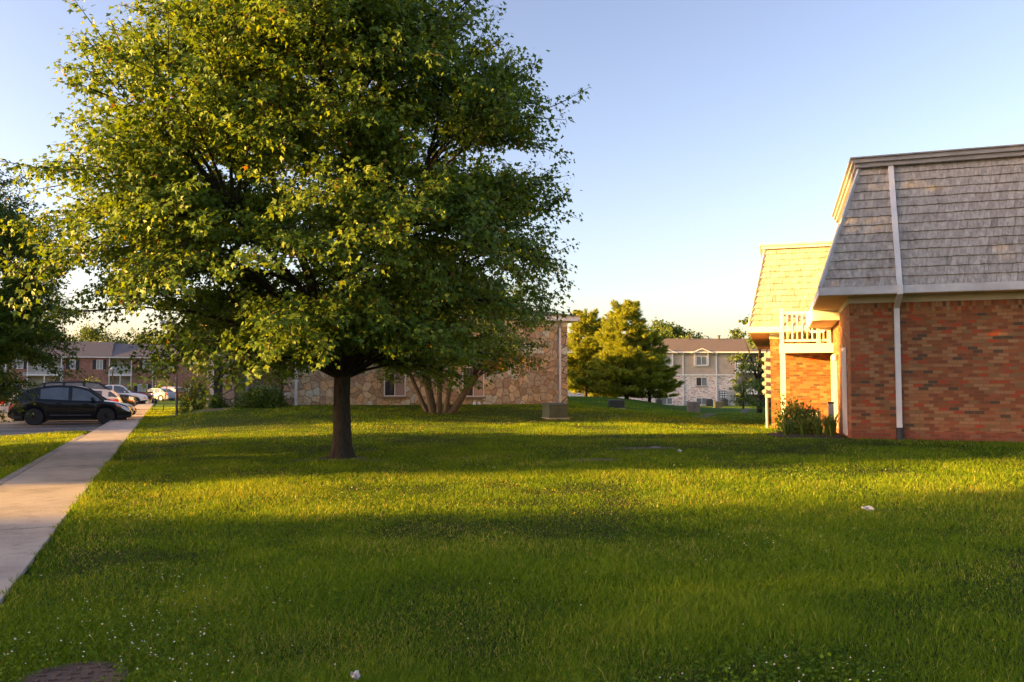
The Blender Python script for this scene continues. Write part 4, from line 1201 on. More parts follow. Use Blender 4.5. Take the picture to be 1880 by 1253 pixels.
far_tree('shade_tree', 175, 150, 12.2, 7.5, 23, 'wide tree catching orange light behind the red brick apartments', group='trees behind the red brick apartments')
far_tree('shade_tree', 60, 150, 13.0, 7, 26, 'dark tree behind the red brick apartments, cut by maple leaves', group='trees behind the red brick apartments')
far_tree('shade_tree', 330, 150, 13.5, 8, 27, 'tall dark tree behind the apartments, seen through the big maple', group='trees behind the red brick apartments')
far_tree('shade_tree', 780, 95, 9.5, 6.5, 33, 'wide tree added behind the stone building to shade the far apartments', group='trees behind the stone building')  # mostly hidden tree, added to shade the far apartment building
far_tree('shade_tree', 740, 106, 9.5, 6.5, 34, 'farther tree added behind the stone building to shade the far apartments', group='trees behind the stone building')  # second hidden tree put in for the same shade
far_tree('shade_tree', 430, 110, 11.0, 6, 28, 'dark tree behind the stone building roof, seen through the maple', group='trees behind the stone building')

# ---- bushes
def bush(name, x, y, rx, ry, h, seed, label, leaf=.07, n=2600, cat='bush', m='leaf_bush', up=.2, parentz=None):
    rg = np.random.RandomState(seed)
    z0 = gz1(x, y) if parentz is None else parentz
    b = empty(name, (x, y, z0 - .02), 90, label, cat)
    d = unit(rg.normal(0, 1, (n, 3))); d[:, 2] = np.abs(d[:, 2]) * 1.0
    ph = rg.uniform(0, 6, 4); a = np.arctan2(d[:, 1], d[:, 0])
    lump = 1 + .16 * np.sin(3 * a + 4 * d[:, 2] + ph[0]) + .12 * np.sin(7 * a - 6 * d[:, 2] + ph[1]) + rg.normal(0, .05, n)
    rr = rg.rand(n) ** .28 * lump
    P = d * rr[:, None] * np.array([rx, ry, h])
    P[:, 2] = np.maximum(P[:, 2], .03)
    leaf_mesh('foliage', P, unit(d * .8 + [0, 0, up] + rg.normal(0, .45, (n, 3))), unit(d + [0, 0, .4] + rg.normal(0, .5, (n, 3))), leaf * rg.uniform(.6, 1.3, n), np.clip(rg.beta(2, 2, n), 0, 1), M[m], b, lobed=False)
    s = MB()
    for k in range(7):
        a = k * .9; s.tube([(0, 0, -.05), (rx * .6 * math.cos(a), ry * .6 * math.sin(a), h * .75)], [.03, .01], 5)
    s.build('stem', M['bark'], b)
    return b
def bush_px(name, px, Y, w, h, seed, label, **k):
    x = (px - 940) / F * Y
    return bush(name, x, Y, w / 2, w / 2 * .8, h, seed, label, **k)
bush_px('bush', 484, 33.6, 1.9, .82, 41, 'low spreading bush with feathery tips before the stone entrance', leaf=.11, n=3200, up=.6)
bush_px('bush', 401, 34.0, .66, .55, 42, 'small clipped round bush at the foot of the stone pier')
bush_px('bush', 362, 40.0, 1.7, 1.75, 43, 'tall dark round bush left of the stone building', leaf=.09, n=4200)
bush_px('bush', 304, 112, 3.4, 2.4, 44, 'dull green bush against the far red brick wall', leaf=.2, n=1800)
bush_px('bush', 170, 112, 3.4, 2.6, 45, 'dull green bush behind the dark parked van, by the brick wall', leaf=.2, n=1500)
# planting bed at the brick corner
bed = [blocal(x, y, 0) for x, y in ((-.01, .15), (-.8, .1), (-1.75, .9), (-2.0, 2.6), (-1.8, 5.2), (-1.6, 6.2), (-.01, 6.2))]
sheet('mulch_bed', M['mulch'], [(p.x, p.y) for p in bed], .03)
BED = [(p.x, p.y) for p in bed]
p = blocal(-1.35, 3.3, 0)
bush('bush', p.x, p.y, .42, .42, 1.0, 51, 'upright leafy bush beside the balcony post in the bed', leaf=.07, n=1600, up=.5)
p = blocal(-.95, 2.9, 0)
bush('bush', p.x, p.y, .42, .4, .80, 52, 'bright green rounded bush before the dark air conditioner', leaf=.08, n=1300, up=.5)
def lily(x, y, h, seed, label, n=70):
    rg = np.random.RandomState(seed)
    z0 = gz1(x, y)
    l = empty('daylily', (x, y, z0), 90, label, 'plant', 'daylilies in the mulch bed')
    mb = MB()
    for i in range(n):
        a, k = rg.uniform(0, 6.28), rg.uniform(.25, .75)
        d = np.array([math.cos(a), math.sin(a), 0]); s = np.array([-math.sin(a), math.cos(a), 0]) * rg.uniform(.007, .013)
        hh = h * rg.uniform(.65, 1.1); o = d * rg.uniform(0, .08)
        c = bez(o, o + d * k * hh * .3 + [0, 0, hh * 1.15], o + d * k * hh + [0, 0, hh * rg.uniform(.5, .95)], 6)
        t = rg.rand()
        for j in range(5):
            w0, w1 = 1 - (j / 5) ** 2, 1 - ((j + 1) / 5) ** 2
            mb.face([c[j] - s * w0, c[j] + s * w0, c[j + 1] + s * w1, c[j + 1] - s * w1], t)
    mb.build('leaves', M['leaf_bush'], l)
for i, (x, y, h, lab) in enumerate(((-1.45, 1.9, .5, 'arching daylily clump at the outer left end of the mulch bed'), (-1.05, 1.5, .58, 'arching daylily clump in front of the bright rounded bush'),
                                   (-.7, 1.35, .6, 'arching daylily clump in the middle of the bed front'), (-.38, 1.2, .62, 'arching daylily clump nearest the brick corner'), (-.42, 2.2, .66, 'tall daylily clump against the sheltered brick wall'))):
    p = blocal(x, y, 0); lily(p.x, p.y, h, 60 + i, lab)
for pp, m, sd in ((pp1, 'flower_yellow', 1), (pp2, 'flower_red', 2)):
    rg2 = np.random.RandomState(sd)
    P = rg2.normal(0, 1, (60, 3)) * [.07, .07, .05] + [0, 0, .27]
    leaf_mesh('foliage', P, unit(rg2.normal(0, 1, (60, 3))), unit(rg2.normal(0, 1, (60, 3))), rg2.uniform(.04, .08, 60), rg2.rand(60), M['leaf_bush'], pp, lobed=False)
    f = MB()
    for k in range(7):
        c = rg2.normal(0, 1, 3) * [.07, .07, .03] + [0, 0, .33]
        f.lathe([(.004, -.012), (.026, 0), (.02, .012), (.004, .014)], c, n=7)
    f.build('blossoms', M[m], pp)

# ---- grass
def poly_mask(x, y, poly):
    c = np.zeros(len(x), bool)
    for (x0, y0), (x1, y1) in zip(poly, poly[1:] + poly[:1]):
        cr = ((y0 > y) != (y1 > y)) & (x < (x1 - x0) * (y - y0) / (y1 - y0 + 1e-12) + x0)
        c ^= cr
    return c
def grass_ok(x, y):
    s, t = st(x, y)
    edge = .03 * np.sin(s * 5.0) + .035 * np.sin(s * 13.1 + 1)
    ok = ~((t > -.13) & (t < 1.2 + edge * .8) & (s < 75)) & ~in_lot(s - .15 * (t < 0) * (s < 20) + .14, t)
    ok &= ~poly_mask(x, y, BED)
    for cx, cy, rx, ry in BARE:
        k = ((x - cx) / rx) ** 2 + ((y - cy) / ry) ** 2
        ok &= (k > 1) | (vn(x, y, .12, 9) > .45 + .45 * (1 - k))
    lxx = (x - 8.06) * .951 - (y - 19.5) * .309; lyy = (x - 8.06) * .309 + (y - 19.5) * .951
    ok &= ~((lxx > 0) & (lyy > 0)) & ~((lxx > -1.88) & (lyy > 7.5))
    ux = (x - SB.x) * .9455 + (y - SB.y) * .3256; uy = -(x - SB.x) * .3256 + (y - SB.y) * .9455
    ok &= ~((ux > -.3) & (ux < 12.75) & (uy > -.05)) & ~((ux > -5.2) & (ux <= -.3) & (uy > 1.9))
    k = np.hypot(x - COVER[0], y - COVER[1])
    ok &= k > .21
    return ok
cv = at(128, 1240, 4.18)
COVER = (cv.x, 4.18)
def grass():
    rg = np.random.RandomState(77)
    n = 1600000
    d = 2.6 * (58 / 2.6) ** rg.rand(n)
    # denser close by
    az = rg.uniform(-R(47), R(49), n)
    x, y = d * np.tan(az), d
    k = grass_ok(x, y); x, y, d = x[k], y[k], d[k]
    z = gz(x, y)
    n = len(x)
    lo = vn(x, y, 1.6, 21) * .55 + vn(x, y, .5, 22) * .3 + vn(x, y, 6.0, 23) * .35   # ~.1-1.1
    lo = np.clip((lo - .6) * 1.9 + .5, 0, 1)
    hgt = (.030 + .055 * lo) * rg.uniform(.55, 1.25, n)
    s, t = st(x, y)
    edge = np.exp(-np.maximum(0, t - 1.2) * 7) * (t > 1.1) * (s < 75)
    hgt *= 1 + .6 * edge
    tall = rg.rand(n) < .02
    hgt[tall] *= 1.7
    far = np.clip(d / 9, 1, 7)
    hgt *= .92 + .08 * np.minimum(far, 4)
    w = .0023 * np.maximum(1, d / 4.2) ** .95 * rg.uniform(.7, 1.3, n)
    th = rg.uniform(0, 2 * np.pi, n)
    lean = rg.uniform(.15, .95, n) * hgt
    dx, dy = np.cos(th), np.sin(th)
    fa = th + rg.normal(1.57, .6, n)
    sx, sy = np.cos(fa) * w, np.sin(fa) * w
    near = d < 10
    V, Fq, tint = [], [], []
    tn = np.clip(.50 * rg.beta(1.6, 1.6, n) + .40 * lo + .02, 0, .9)
    dry = rg.rand(n) < (.035 + .22 * np.clip(vn(x, y, .9, 31) - .45, 0, 1) * 1.8)
    tn[dry] = rg.uniform(.9, 1, dry.sum())
    def P(f, side, idx):
        q = lean[idx] * f * f
        ww = (1 - f) ** .6
        return np.stack([x[idx] + dx[idx] * q + side * sx[idx] * ww, y[idx] + dy[idx] * q + side * sy[idx] * ww, z[idx] - .01 + hgt[idx] * (f - .18 * f * f)], 1)
    i1 = np.where(near)[0]; i2 = np.where(~near)[0]
    A = np.stack([P(0, -1, i1), P(0, 1, i1), P(.5, 1, i1), P(.5, -1, i1), P(1, 0, i1)], 1).reshape(-1, 3)
    b = (np.arange(len(i1)) * 5)[:, None]
    q4 = b + np.array([0, 1, 2, 3]); q3 = b + np.array([3, 2, 4])
    B = np.stack([P(0, -1, i2), P(0, 1, i2), P(1, 0, i2)], 1).reshape(-1, 3)
    c3 = len(A) + np.arange(len(i2) * 3).reshape(-1, 3)
    np_mesh('grass', np.concatenate([A, B]), [q4, q3, c3], np.concatenate([tn[i1], tn[i1], tn[i2]]), M['blade'], kind='stuff')
    # clover heads in drifts
    m = 20000
    d = 3.6 * (34 / 3.6) ** rg.rand(m); az = rg.uniform(-R(36), R(36), m)
    x, y = d * np.tan(az), d
    dens = np.clip((vn(x, y, 1.7, 41) * .7 + vn(x, y, .6, 42) * .3 - .60) * 4, 0, 1) + .015
    k = grass_ok(x, y) & (rg.rand(m) < dens * .28)
    x, y, d = x[k], y[k], d[k]; z = gz(x, y) + rg.uniform(.05, .085, len(x))
    r = .0062 * rg.uniform(.6, 1.15, len(x)) * np.maximum(1, d / 9) ** .5
    o = np.array([[1, 0, 0], [0, 1, 0], [-1, 0, 0], [0, -1, 0], [0, 0, .9], [0, 0, -.7]])
    V = (np.stack([x, y, z], 1)[:, None] + r[:, None, None] * o).reshape(-1, 3)
    f = np.array([[0, 1, 4], [1, 2, 4], [2, 3, 4], [3, 0, 4], [1, 0, 5], [2, 1, 5], [3, 2, 5], [0, 3, 5]])
    fs = ((np.arange(len(x)) * 6)[:, None, None] + f).reshape(-1, 3)
    np_mesh('clover_flowers', V, [fs], np.full(len(fs), .5), M['clover'], kind='stuff')
grass()
def clover():
    rg = np.random.RandomState(91)
    m = 260000
    d = 3.0 * (24 / 3.0) ** rg.rand(m); az = rg.uniform(-R(44), R(46), m)
    x, y = d * np.tan(az), d
    dens = np.clip((vn(x, y, 1.7, 41) * .7 + vn(x, y, .6, 42) * .3 - .52) * 4, 0, 1)
    k = grass_ok(x, y) & (rg.rand(m) < dens * .30)
    x, y, d = x[k], y[k], d[k]; n = len(x)
    P = np.stack([x, y, gz(x, y) + rg.uniform(.028, .062, n)], 1)
    tip = unit(np.stack([rg.normal(0, 1, n), rg.normal(0, 1, n), rg.normal(0, .25, n)], 1))
    leaf_mesh('clover_leaves', P, tip, unit(rg.normal(0, .35, (n, 3)) + [0, 0, 1]), .020 * rg.uniform(.7, 1.3, n) * np.maximum(1, d / 8) ** .6, np.clip(.1 + .45 * rg.beta(2, 2, n), 0, 1), M['blade'], None, lobed=False, width=.8, kind='stuff')
clover()
# ------------------------------------------------------------------ vehicles
def pinterp(pts, x):
    """smooth interpolation (monotone cubic) through (x, z) points"""
    xs = [p[0] for p in pts]; zs = [p[1] for p in pts]
    if x <= xs[0]: return zs[0]
    if x >= xs[-1]: return zs[-1]
    i = max(k for k in range(len(xs) - 1) if xs[k] <= x)
    def slope(k):
        if k <= 0 or k >= len(xs) - 1: return 0 if k > 0 or k == 0 else 0
        d0 = (zs[k] - zs[k - 1]) / (xs[k] - xs[k - 1]); d1 = (zs[k + 1] - zs[k]) / (xs[k + 1] - xs[k])
        return 0 if d0 * d1 <= 0 else 2 * d0 * d1 / (d0 + d1)
    h = xs[i + 1] - xs[i]; t = (x - xs[i]) / h
    m0 = slope(i) if i > 0 else (zs[1] - zs[0]) / h
    m1 = slope(i + 1) if i + 1 < len(xs) - 1 else (zs[-1] - zs[-2]) / h
    return (2 * t ** 3 - 3 * t * t + 1) * zs[i] + (t ** 3 - 2 * t * t + t) * h * m0 + (-2 * t ** 3 + 3 * t * t) * zs[i + 1] + (t ** 3 - t * t) * h * m1

CARS = {
 'crossover': dict(L=4.62, W=1.80, wr=.355, xw=(-1.36, 1.33), sill=.27,
    belt=[(-2.31, .62), (-2.27, .98), (-2.05, 1.13), (-1.2, 1.10), (.2, 1.03), (1.0, 1.00), (1.6, .93), (2.05, .80), (2.25, .66), (2.31, .52)],
    roof=[(-2.10, 1.13), (-1.70, 1.43), (-1.25, 1.57), (-.5, 1.655), (.1, 1.63), (.45, 1.55), (1.22, 1.02)], body_roof=(1, 5), pillars=[(-1.95, -1.16), (-.12, .02)]),
 'sedan': dict(L=4.8, W=1.80, wr=.325, xw=(-1.42, 1.38), sill=.22,
    belt=[(-2.4, .55), (-2.36, .88), (-2.2, 1.0), (-1.6, 1.02), (-.6, .95), (.6, .92), (1.05, .92), (1.6, .85), (2.1, .74), (2.32, .62), (2.4, .48)],
    roof=[(-1.85, 1.01), (-1.15, 1.36), (-.6, 1.44), (0, 1.45), (.3, 1.40), (1.2, .93)], body_roof=(1, 4), pillars=[(-.42, -.30), (-1.25, -1.1)]),
 'hatchback': dict(L=4.35, W=1.80, wr=.33, xw=(-1.32, 1.32), sill=.24,
    belt=[(-2.17, .55), (-2.12, .95), (-1.95, 1.10), (-1.2, 1.06), (-.2, .98), (.9, .93), (1.5, .88), (1.95, .75), (2.12, .60), (2.17, .48)],
    roof=[(-2.0, 1.10), (-1.6, 1.40), (-1.1, 1.47), (-.3, 1.49), (.2, 1.44), (1.15, .95)], body_roof=(1, 4), pillars=[(-.5, -.4), (-1.55, -1.25)]),
 'van_suv': dict(L=5.5, W=2.0, wr=.39, xw=(-1.62, 1.68), sill=.36,
    belt=[(-2.75, .65), (-2.72, 1.2), (-2.5, 1.26), (0, 1.22), (1.2, 1.20), (1.9, 1.14), (2.45, 1.06), (2.68, .95), (2.75, .6)],
    roof=[(-2.66, 1.26), (-2.45, 1.80), (-2.0, 1.90), (0, 1.93), (.5, 1.89), (1.4, 1.22)], body_roof=(1, 4), pillars=[(-1.3, -1.15), (-.2, -.05), (-2.35, -2.2)]),
 'pickup': dict(L=5.4, W=1.9, wr=.38, xw=(-1.62, 1.68), sill=.38,
    belt=[(-2.7, .6), (-2.68, 1.08), (-2.5, 1.10), (-.8, 1.10), (.6, 1.10), (1.2, 1.10), (1.9, 1.02), (2.4, .92), (2.62, .80), (2.7, .55)],
    roof=[(-.85, 1.10), (-.72, 1.66), (-.4, 1.76), (.25, 1.78), (.55, 1.72), (1.32, 1.11)], body_roof=(1, 4), pillars=[(-.05, .06)], bed=True),
}

def make_car(kind, name, label, cat, pm, rim, x, y, z, az, roof_rails=False, group='cars in the parking lot', front=True):
    C = CARS[kind]
    L, W, wr, sill = C['L'], C['W'] / 2, C['wr'], C['sill']
    root = empty(name, (x, y, z), az, label, cat, group)
    Ra = wr + .055
    def wid(xx):
        e = min(1, abs(xx) / (L / 2))
        return W * (1 - .16 * max(0, (e - .62) / .38) ** 2)
    def ring(xx):
        zt = pinterp(C['belt'], xx); zb = sill
        e = abs(xx) / (L / 2)
        if e > .93: zb = sill + (e - .93) / .07 * .10
        for xw in C['xw']:
            d = abs(xx - xw)
            if d < Ra: zb = max(zb, wr + math.sqrt(max(0, Ra * Ra - d * d)) - .02)
        w = wid(xx)
        pts = []
        for f, k in ((0, .965), (.14, .985), (.38, 1.0), (.62, 1.0), (.80, .985), (.92, .955)):
            pts.append((k * w, zb + (max(zt, zb + .1) - zb) * f))
        zt = max(zt, zb + .1)
        pts += [(.885 * w, zt), (.55 * w, zt + .022), (0, zt + .03)]
        return pts
    def bpt(xx, f, s, off=0):
        """point on the body side at station xx, height fraction f"""
        r = ring(xx); fs = (0, .14, .38, .62, .80, .92, 1.0)
        i = max(k for k in range(6) if fs[k] <= f) if f < 1 else 5
        t = (f - fs[i]) / (fs[i + 1] - fs[i])
        return Vector((xx, s * (r[i][0] + (r[i + 1][0] - r[i][0]) * t + off), r[i][1] + (r[i + 1][1] - r[i][1]) * t))
    xs = sorted(set([round(v, 3) for v in np.linspace(-L / 2, L / 2, 56)] + [round(xw + k * Ra * .999, 3) for xw in C['xw'] for k in (-1, -.97, -.9, -.75, -.5, -.25, 0, .25, .5, .75, .9, .97, 1)]))
    mb = MB(); nr = 17
    for xx in xs:
        r = ring(xx)
        for yy, zz in r: mb.v.append((xx, -yy, zz))
        for yy, zz in r[-2::-1]: mb.v.append((xx, yy, zz))
    for i in range(len(xs) - 1):
        for k in range(nr - 1):
            a = i * nr + k
            mb.f.append((a, a + nr, a + nr + 1, a + 1)); mb.t.append(.5)
        a = i * nr
        mb.f.append((a, a + nr - 1, a + 2 * nr - 1, a + nr)); mb.t.append(.5)
    mb.f.append(tuple(range(nr))); mb.t.append(.5)
    mb.f.append(tuple((len(xs) - 1) * nr + k for k in range(nr))[::-1]); mb.t.append(.5)
    body = mb.build('body', M[pm], root, smooth=38)
    MB().box(-L / 2 + .2, L / 2 - .2, -W * .70, W * .70, .18, .60).box(C['xw'][0] + Ra + .05, C['xw'][1] - Ra - .05, -W * .9, W * .9, .2, sill + .05).build('underbody', M['black_plastic'], root)
    # glasshouse
    G = C['roof']; zb0 = G[0][1]; zmax = max(g[1] for g in G)
    zlow = min(G[0][1], G[-1][1])
    def gw(zz):
        t = max(0, min(1, (zz - zlow) / (zmax - zlow)))
        return W * (.90 - .20 * t ** 1.15)
    Gs = []
    for a, b in zip(G[:-1], G[1:]):
        for k in range(4): Gs.append((a[0] + (b[0] - a[0]) * k / 4, 0, 0, k, a, b))
    gx_ = np.linspace(G[0][0], G[-1][0], 41)
    prof = [(v, pinterp(G, v)) for v in gx_]
    base = lambda v: pinterp(C['belt'], v) - .03
    g = MB()
    for s in (-1, 1):
        for (a, za), (b, zb_) in zip(prof[:-1], prof[1:]):
            q = [(a, s * gw(base(a)), base(a)), (b, s * gw(base(b)), base(b)), (b, s * gw(zb_), zb_), (a, s * gw(za), za)]
            g.face(q if s < 0 else q[::-1])
    for (a, za), (b, zb_) in zip(prof[:-1], prof[1:]):
        g.face([(a, -gw(za), za), (b, -gw(zb_), zb_), (b, gw(zb_), zb_), (a, gw(za), za)])
    g.build('windows', M['car_glass'], root, smooth=30)
    i0, i1 = C['body_roof']
    xa, xb = G[i0][0], G[i1][0]
    rf = MB()
    pr_ = [p for p in prof if xa - .06 <= p[0] <= xb + .12]
    for (a, za), (b, zb_) in zip(pr_[:-1], pr_[1:]):
        k = .012
        rf.face([(a, -gw(za) - k, za + k), (b, -gw(zb_) - k, zb_ + k), (b, gw(zb_) + k, zb_ + k), (a, gw(za) + k, za + k)])
        for s in (-1, 1):
            q = [(a, s * (gw(za) + k), za + k), (a, s * (gw(za - .09) + k), za - .07), (b, s * (gw(zb_ - .09) + k), zb_ - .07), (b, s * (gw(zb_) + k), zb_ + k)]
            rf.face(q if s < 0 else q[::-1])
    for (a, za) in (pr_[0], pr_[-1]):
        rf.face([(a, -gw(za) - .012, za + .012), (a, gw(za) + .012, za + .012), (a, gw(za), za - .004), (a, -gw(za), za - .004)])
    def strip(x0, x1, s):
        n = 5
        for k in range(n):
            def pt(xx, f):
                t_ = pinterp(G, xx); b_ = base(xx); zz = b_ + (t_ - b_) * f
                return (xx, s * (gw(zz) + .009), zz)
            q = [pt(x0, k / n), pt(x1, k / n), pt(x1, (k + 1) / n), pt(x0, (k + 1) / n)]
            rf.face(q if s < 0 else q[::-1])
    for s in (-1, 1):
        for x0, x1 in C['pillars']: strip(x0, x1, s)
        # slanted front and rear posts follow the glass edge
        for seg in ([p for p in prof if p[0] <= xa + .02], [p for p in prof if p[0] >= xb - .02]):
            for (a, za), (b, zb_) in zip(seg[:-1], seg[1:]):
                rf.beam((a, s * (gw(za) + .001), za), (b, s * (gw(zb_) + .001), zb_), .075, .035, (0, s * .5, 1))
    roof = rf.build('roof', M[pm], root, smooth=35)
    if roof_rails:
        for s in (-1, 1):
            MB().tube([(xa + .2, s * W * .66, zmax - .03), (xa + .3, s * W * .66, zmax + .05), (xb - .5, s * W * .66, zmax + .05), (xb - .35, s * W * .66, zmax - .02)], .018, 6).build('roof_rail', M['black_plastic'], root, smooth=50)
    # wheels
    for xw in C['xw']:
        for s in (-1, 1):
            w = MB().lathe([(wr * .60, -.10), (wr * .93, -.105), (wr, -.075), (wr, .075), (wr * .93, .105), (wr * .60, .10)], (0, 0, 0), 'y', 26).build('wheel', M['tyre'], root, smooth=35)
            w.location = (xw, s * (W - .115), wr)
            r = MB().lathe([(wr * .62, .085), (wr * .60, .100), (wr * .52, .075), (wr * .25, .08), (wr * .2, .10), (.02, .10)] if rim == 'rim_steel' else [(wr * .62, .085), (wr * .60, .1), (wr * .55, .05), (.02, .05)], (0, 0, 0), 'y', 22)
            if rim != 'rim_steel':
                for k in range(6):
                    a = k * math.pi / 3
                    r.beam((.03 * math.cos(a), .085, .03 * math.sin(a)), (wr * .59 * math.cos(a), .09, wr * .59 * math.sin(a)), .06, .03, (0, 1, 0))
                r.lathe([(.06, .09), (.05, .11)], n=10, axis='y')
            r = r.build('rim', M[rim], w, smooth=35)
            if s < 0: r.rotation_euler = (0, 0, math.pi)
    # lamps, handles, mirrors, grille, bumper strips
    def patch(nm, m, x0, x1, f00, f01, f10, f11, s, off=.008, n=5):
        p = MB()
        for k in range(n):
            t0, t1 = k / n, (k + 1) / n
            u0, u1 = x0 + (x1 - x0) * t0, x0 + (x1 - x0) * t1
            for j in range(4):
                def ff(t, jj): lo = f00 + (f10 - f00) * t; hi = f01 + (f11 - f01) * t; return lo + (hi - lo) * jj / 4
                q = [bpt(u0, ff(t0, j), s, off), bpt(u1, ff(t1, j), s, off), bpt(u1, ff(t1, j + 1), s, off), bpt(u0, ff(t0, j + 1), s, off)]
                p.face(q if (s < 0) == (x1 > x0) else q[::-1])
        return p.build(nm, M[m], root, smooth=40)
    xr, xf = -L / 2, L / 2
    for s in (-1, 1):
        if kind == 'hatchback': patch('taillight', 'lamp_red', xr + .03, xr + .62, .60, .90, .66, .76, s, .012)
        elif kind in ('van_suv', 'pickup'): patch('taillight', 'lamp_red', xr + .02, xr + .16, .5, .92, .5, .92, s, .012)
        else: patch('taillight', 'lamp_red', xr + .02, xr + .42, .55, .88, .66, .86, s, .012)
        if kind in ('van_suv', 'pickup'):
            patch('headlight', 'lamp_clear', xf - .34, xf - .02, .62, .92, .60, .94, s, .012); patch('indicator', 'lamp_amber', xf - .34, xf - .04, .50, .60, .50, .59, s, .014)
        else:
            h = patch('headlight', 'lamp_clear', xf - .62, xf - .06, .84, .95, .55, .90, s, .012); patch('indicator', 'lamp_amber', xf - .66, xf - .40, .80, .90, .72, .84, s, .016)
        for xh in ((-.55, .45) if kind != 'pickup' else (.05,)):
            a = bpt(xh, .80, s, .02); MB().beam(a, a + Vector((.2, 0, 0)), .03, .035).build('door_handle', M[pm], root)
        zz = base(G[-1][0] - .35); px_ = G[-1][0] - .42
        c = Vector((px_, s * (W * .95), zz + .12))
        MB().hexa([c + Vector(v) for v in ((-.06, -.02 * s, -.07), (.1, -.02 * s, -.06), (.08, .17 * s, -.05), (-.06, .17 * s, -.06), (-.06, -.02 * s, .07), (.05, -.02 * s, .06), (.03, .17 * s, .06), (-.06, .17 * s, .07))]).beam(c + Vector((0, -.05 * s, -.07)), c + Vector((0, 0, 0)), .05, .05).build('side_mirror', M['black_plastic'] if kind == 'crossover' else M[pm], root, bevel=.015)
        patch('sill_molding', 'chrome' if kind == 'crossover' else 'black_plastic', C['xw'][0] + Ra + .18, C['xw'][1] - Ra - .15, .17, .20, .17, .20, s, .012)
        if kind in ('crossover', 'van_suv', 'pickup'):
            patch('bumper_side', 'black_plastic', xr + .04, C['xw'][0] - Ra - .02, .0, .22, .0, .14, s, .006); patch('bumper_side', 'black_plastic', xf - .04, C['xw'][1] + Ra + .02, .0, .22, .0, .14, s, .006)
        # door seams
        p = MB()
        for xs_ in ((-1.0, -.05, .92) if kind != 'pickup' else (-.78, .9)):
            for f0, f1 in ((.1, .4), (.4, .7), (.7, .985)):
                a, b = bpt(xs_, f0, s, .003), bpt(xs_, f1, s, .003)
                p.beam(a, b, .012, .006, (0, s, 0))
        p.build('door_seam', M['black_plastic'], body)
    zf = pinterp(C['belt'], xf - .06)
    wv = wid(xf) * .6
    MB().box(xf - .03, xf + .018, -wv * .75, wv * .75, zf - .14, zf - .03).box(xf - .03, xf + .022, -wv, wv, sill + .16, sill + .26).build('grille', M['black_plastic'], root)
    MB().box(xf, xf + .03, -wv * 1.2, wv * 1.2, zf - .21, zf - .165).build('front_trim', M['chrome'], root)
    MB().box(xr - .014, xr + .01, -.26, .26, .70, .82).build('number_plate', M['paper'], root)
    MB().box(xr - .03, xr + .02, -W * .7, W * .7, .42, .52).build('rear_bumper_strip', M['black_plastic'] if kind != 'sedan' else M[pm], root)
    if C.get('bed'):
        MB().box(xr + .06, G[0][0] - .04, -W * .80, W * .80, 1.12, 1.16).build('bed_cover', M['black_plastic'], root)
    return root

AZC = 67.2
def car_st(kind, name, label, cat, pm, rim, s, t, flip=False, **k):
    x, y = from_st(s, t)
    return make_car(kind, name, label, cat, pm, rim, x, y, float(lot_z(s)) + .004, AZC + (180 if flip else 0) + k.pop('yaw', 0), **k)
car_st('crossover', 'parked_suv', 'black crossover with black steel wheels, nearest car to the sidewalk', 'car', 'p_black', 'rim_steel', 26.3, -1.5)
car_st('sedan', 'parked_sedan', 'dark sedan whose hood shows between the black crossover and white hatchback', 'car', 'p_navy', 'rim_alloy', 29.6, -1.55)
car_st('hatchback', 'parked_hatchback', 'white hatchback backed up to the sidewalk with red tail lamp', 'car', 'p_white', 'rim_alloy', 34.6, -2.15, flip=True)
car_st('sedan', 'parked_sedan', 'silver sedan at left edge with red tail lamp behind the black crossover', 'car', 'p_silver', 'rim_alloy', 38.6, -3.75)
car_st('van_suv', 'parked_suv', 'long dark blue full-size suv with roof rails and chrome front', 'car', 'p_navy', 'rim_alloy', 44.2, -2.4, roof_rails=True)
car_st('pickup', 'pickup_truck', 'white pickup truck with silver wheels near the sidewalk end', 'pickup truck', 'p_white', 'rim_alloy', 63.2, -1.95)
car_st('pickup', 'pickup_truck', 'maroon pickup with black bed cover behind the white pickup', 'pickup truck', 'p_maroon', 'rim_alloy', 68.5, -1.6, flip=True)
for kind, nm, lab, pm, px, Y, az in (
    ('sedan', 'parked_sedan', 'dark sedan seen from behind at the far left edge of the lot', 'p_navy', -2, 66, 20),
    ('sedan', 'parked_sedan', 'black sedan in the far row below the entrance door', 'p_black', 30, 84, 247),
    ('sedan', 'parked_sedan', 'silver grey sedan seen from behind past the end of the sidewalk', 'p_grey', 289, 95, -70),
    ('crossover', 'parked_suv', 'dark red suv in the distance beside the thin leaning post', 'p_red', 311, 98, -65),
    ('sedan', 'parked_sedan', 'pale silver sedan farthest right, seen just past the grey pole', 'p_silver', 339, 100, -65)):
    x = (px - 940) / F * Y
    s_, t_ = st(x, Y)
    make_car(kind, nm, lab, 'car', pm, 'rim_alloy', x, Y, float(lot_z(s_)) + .004, az)

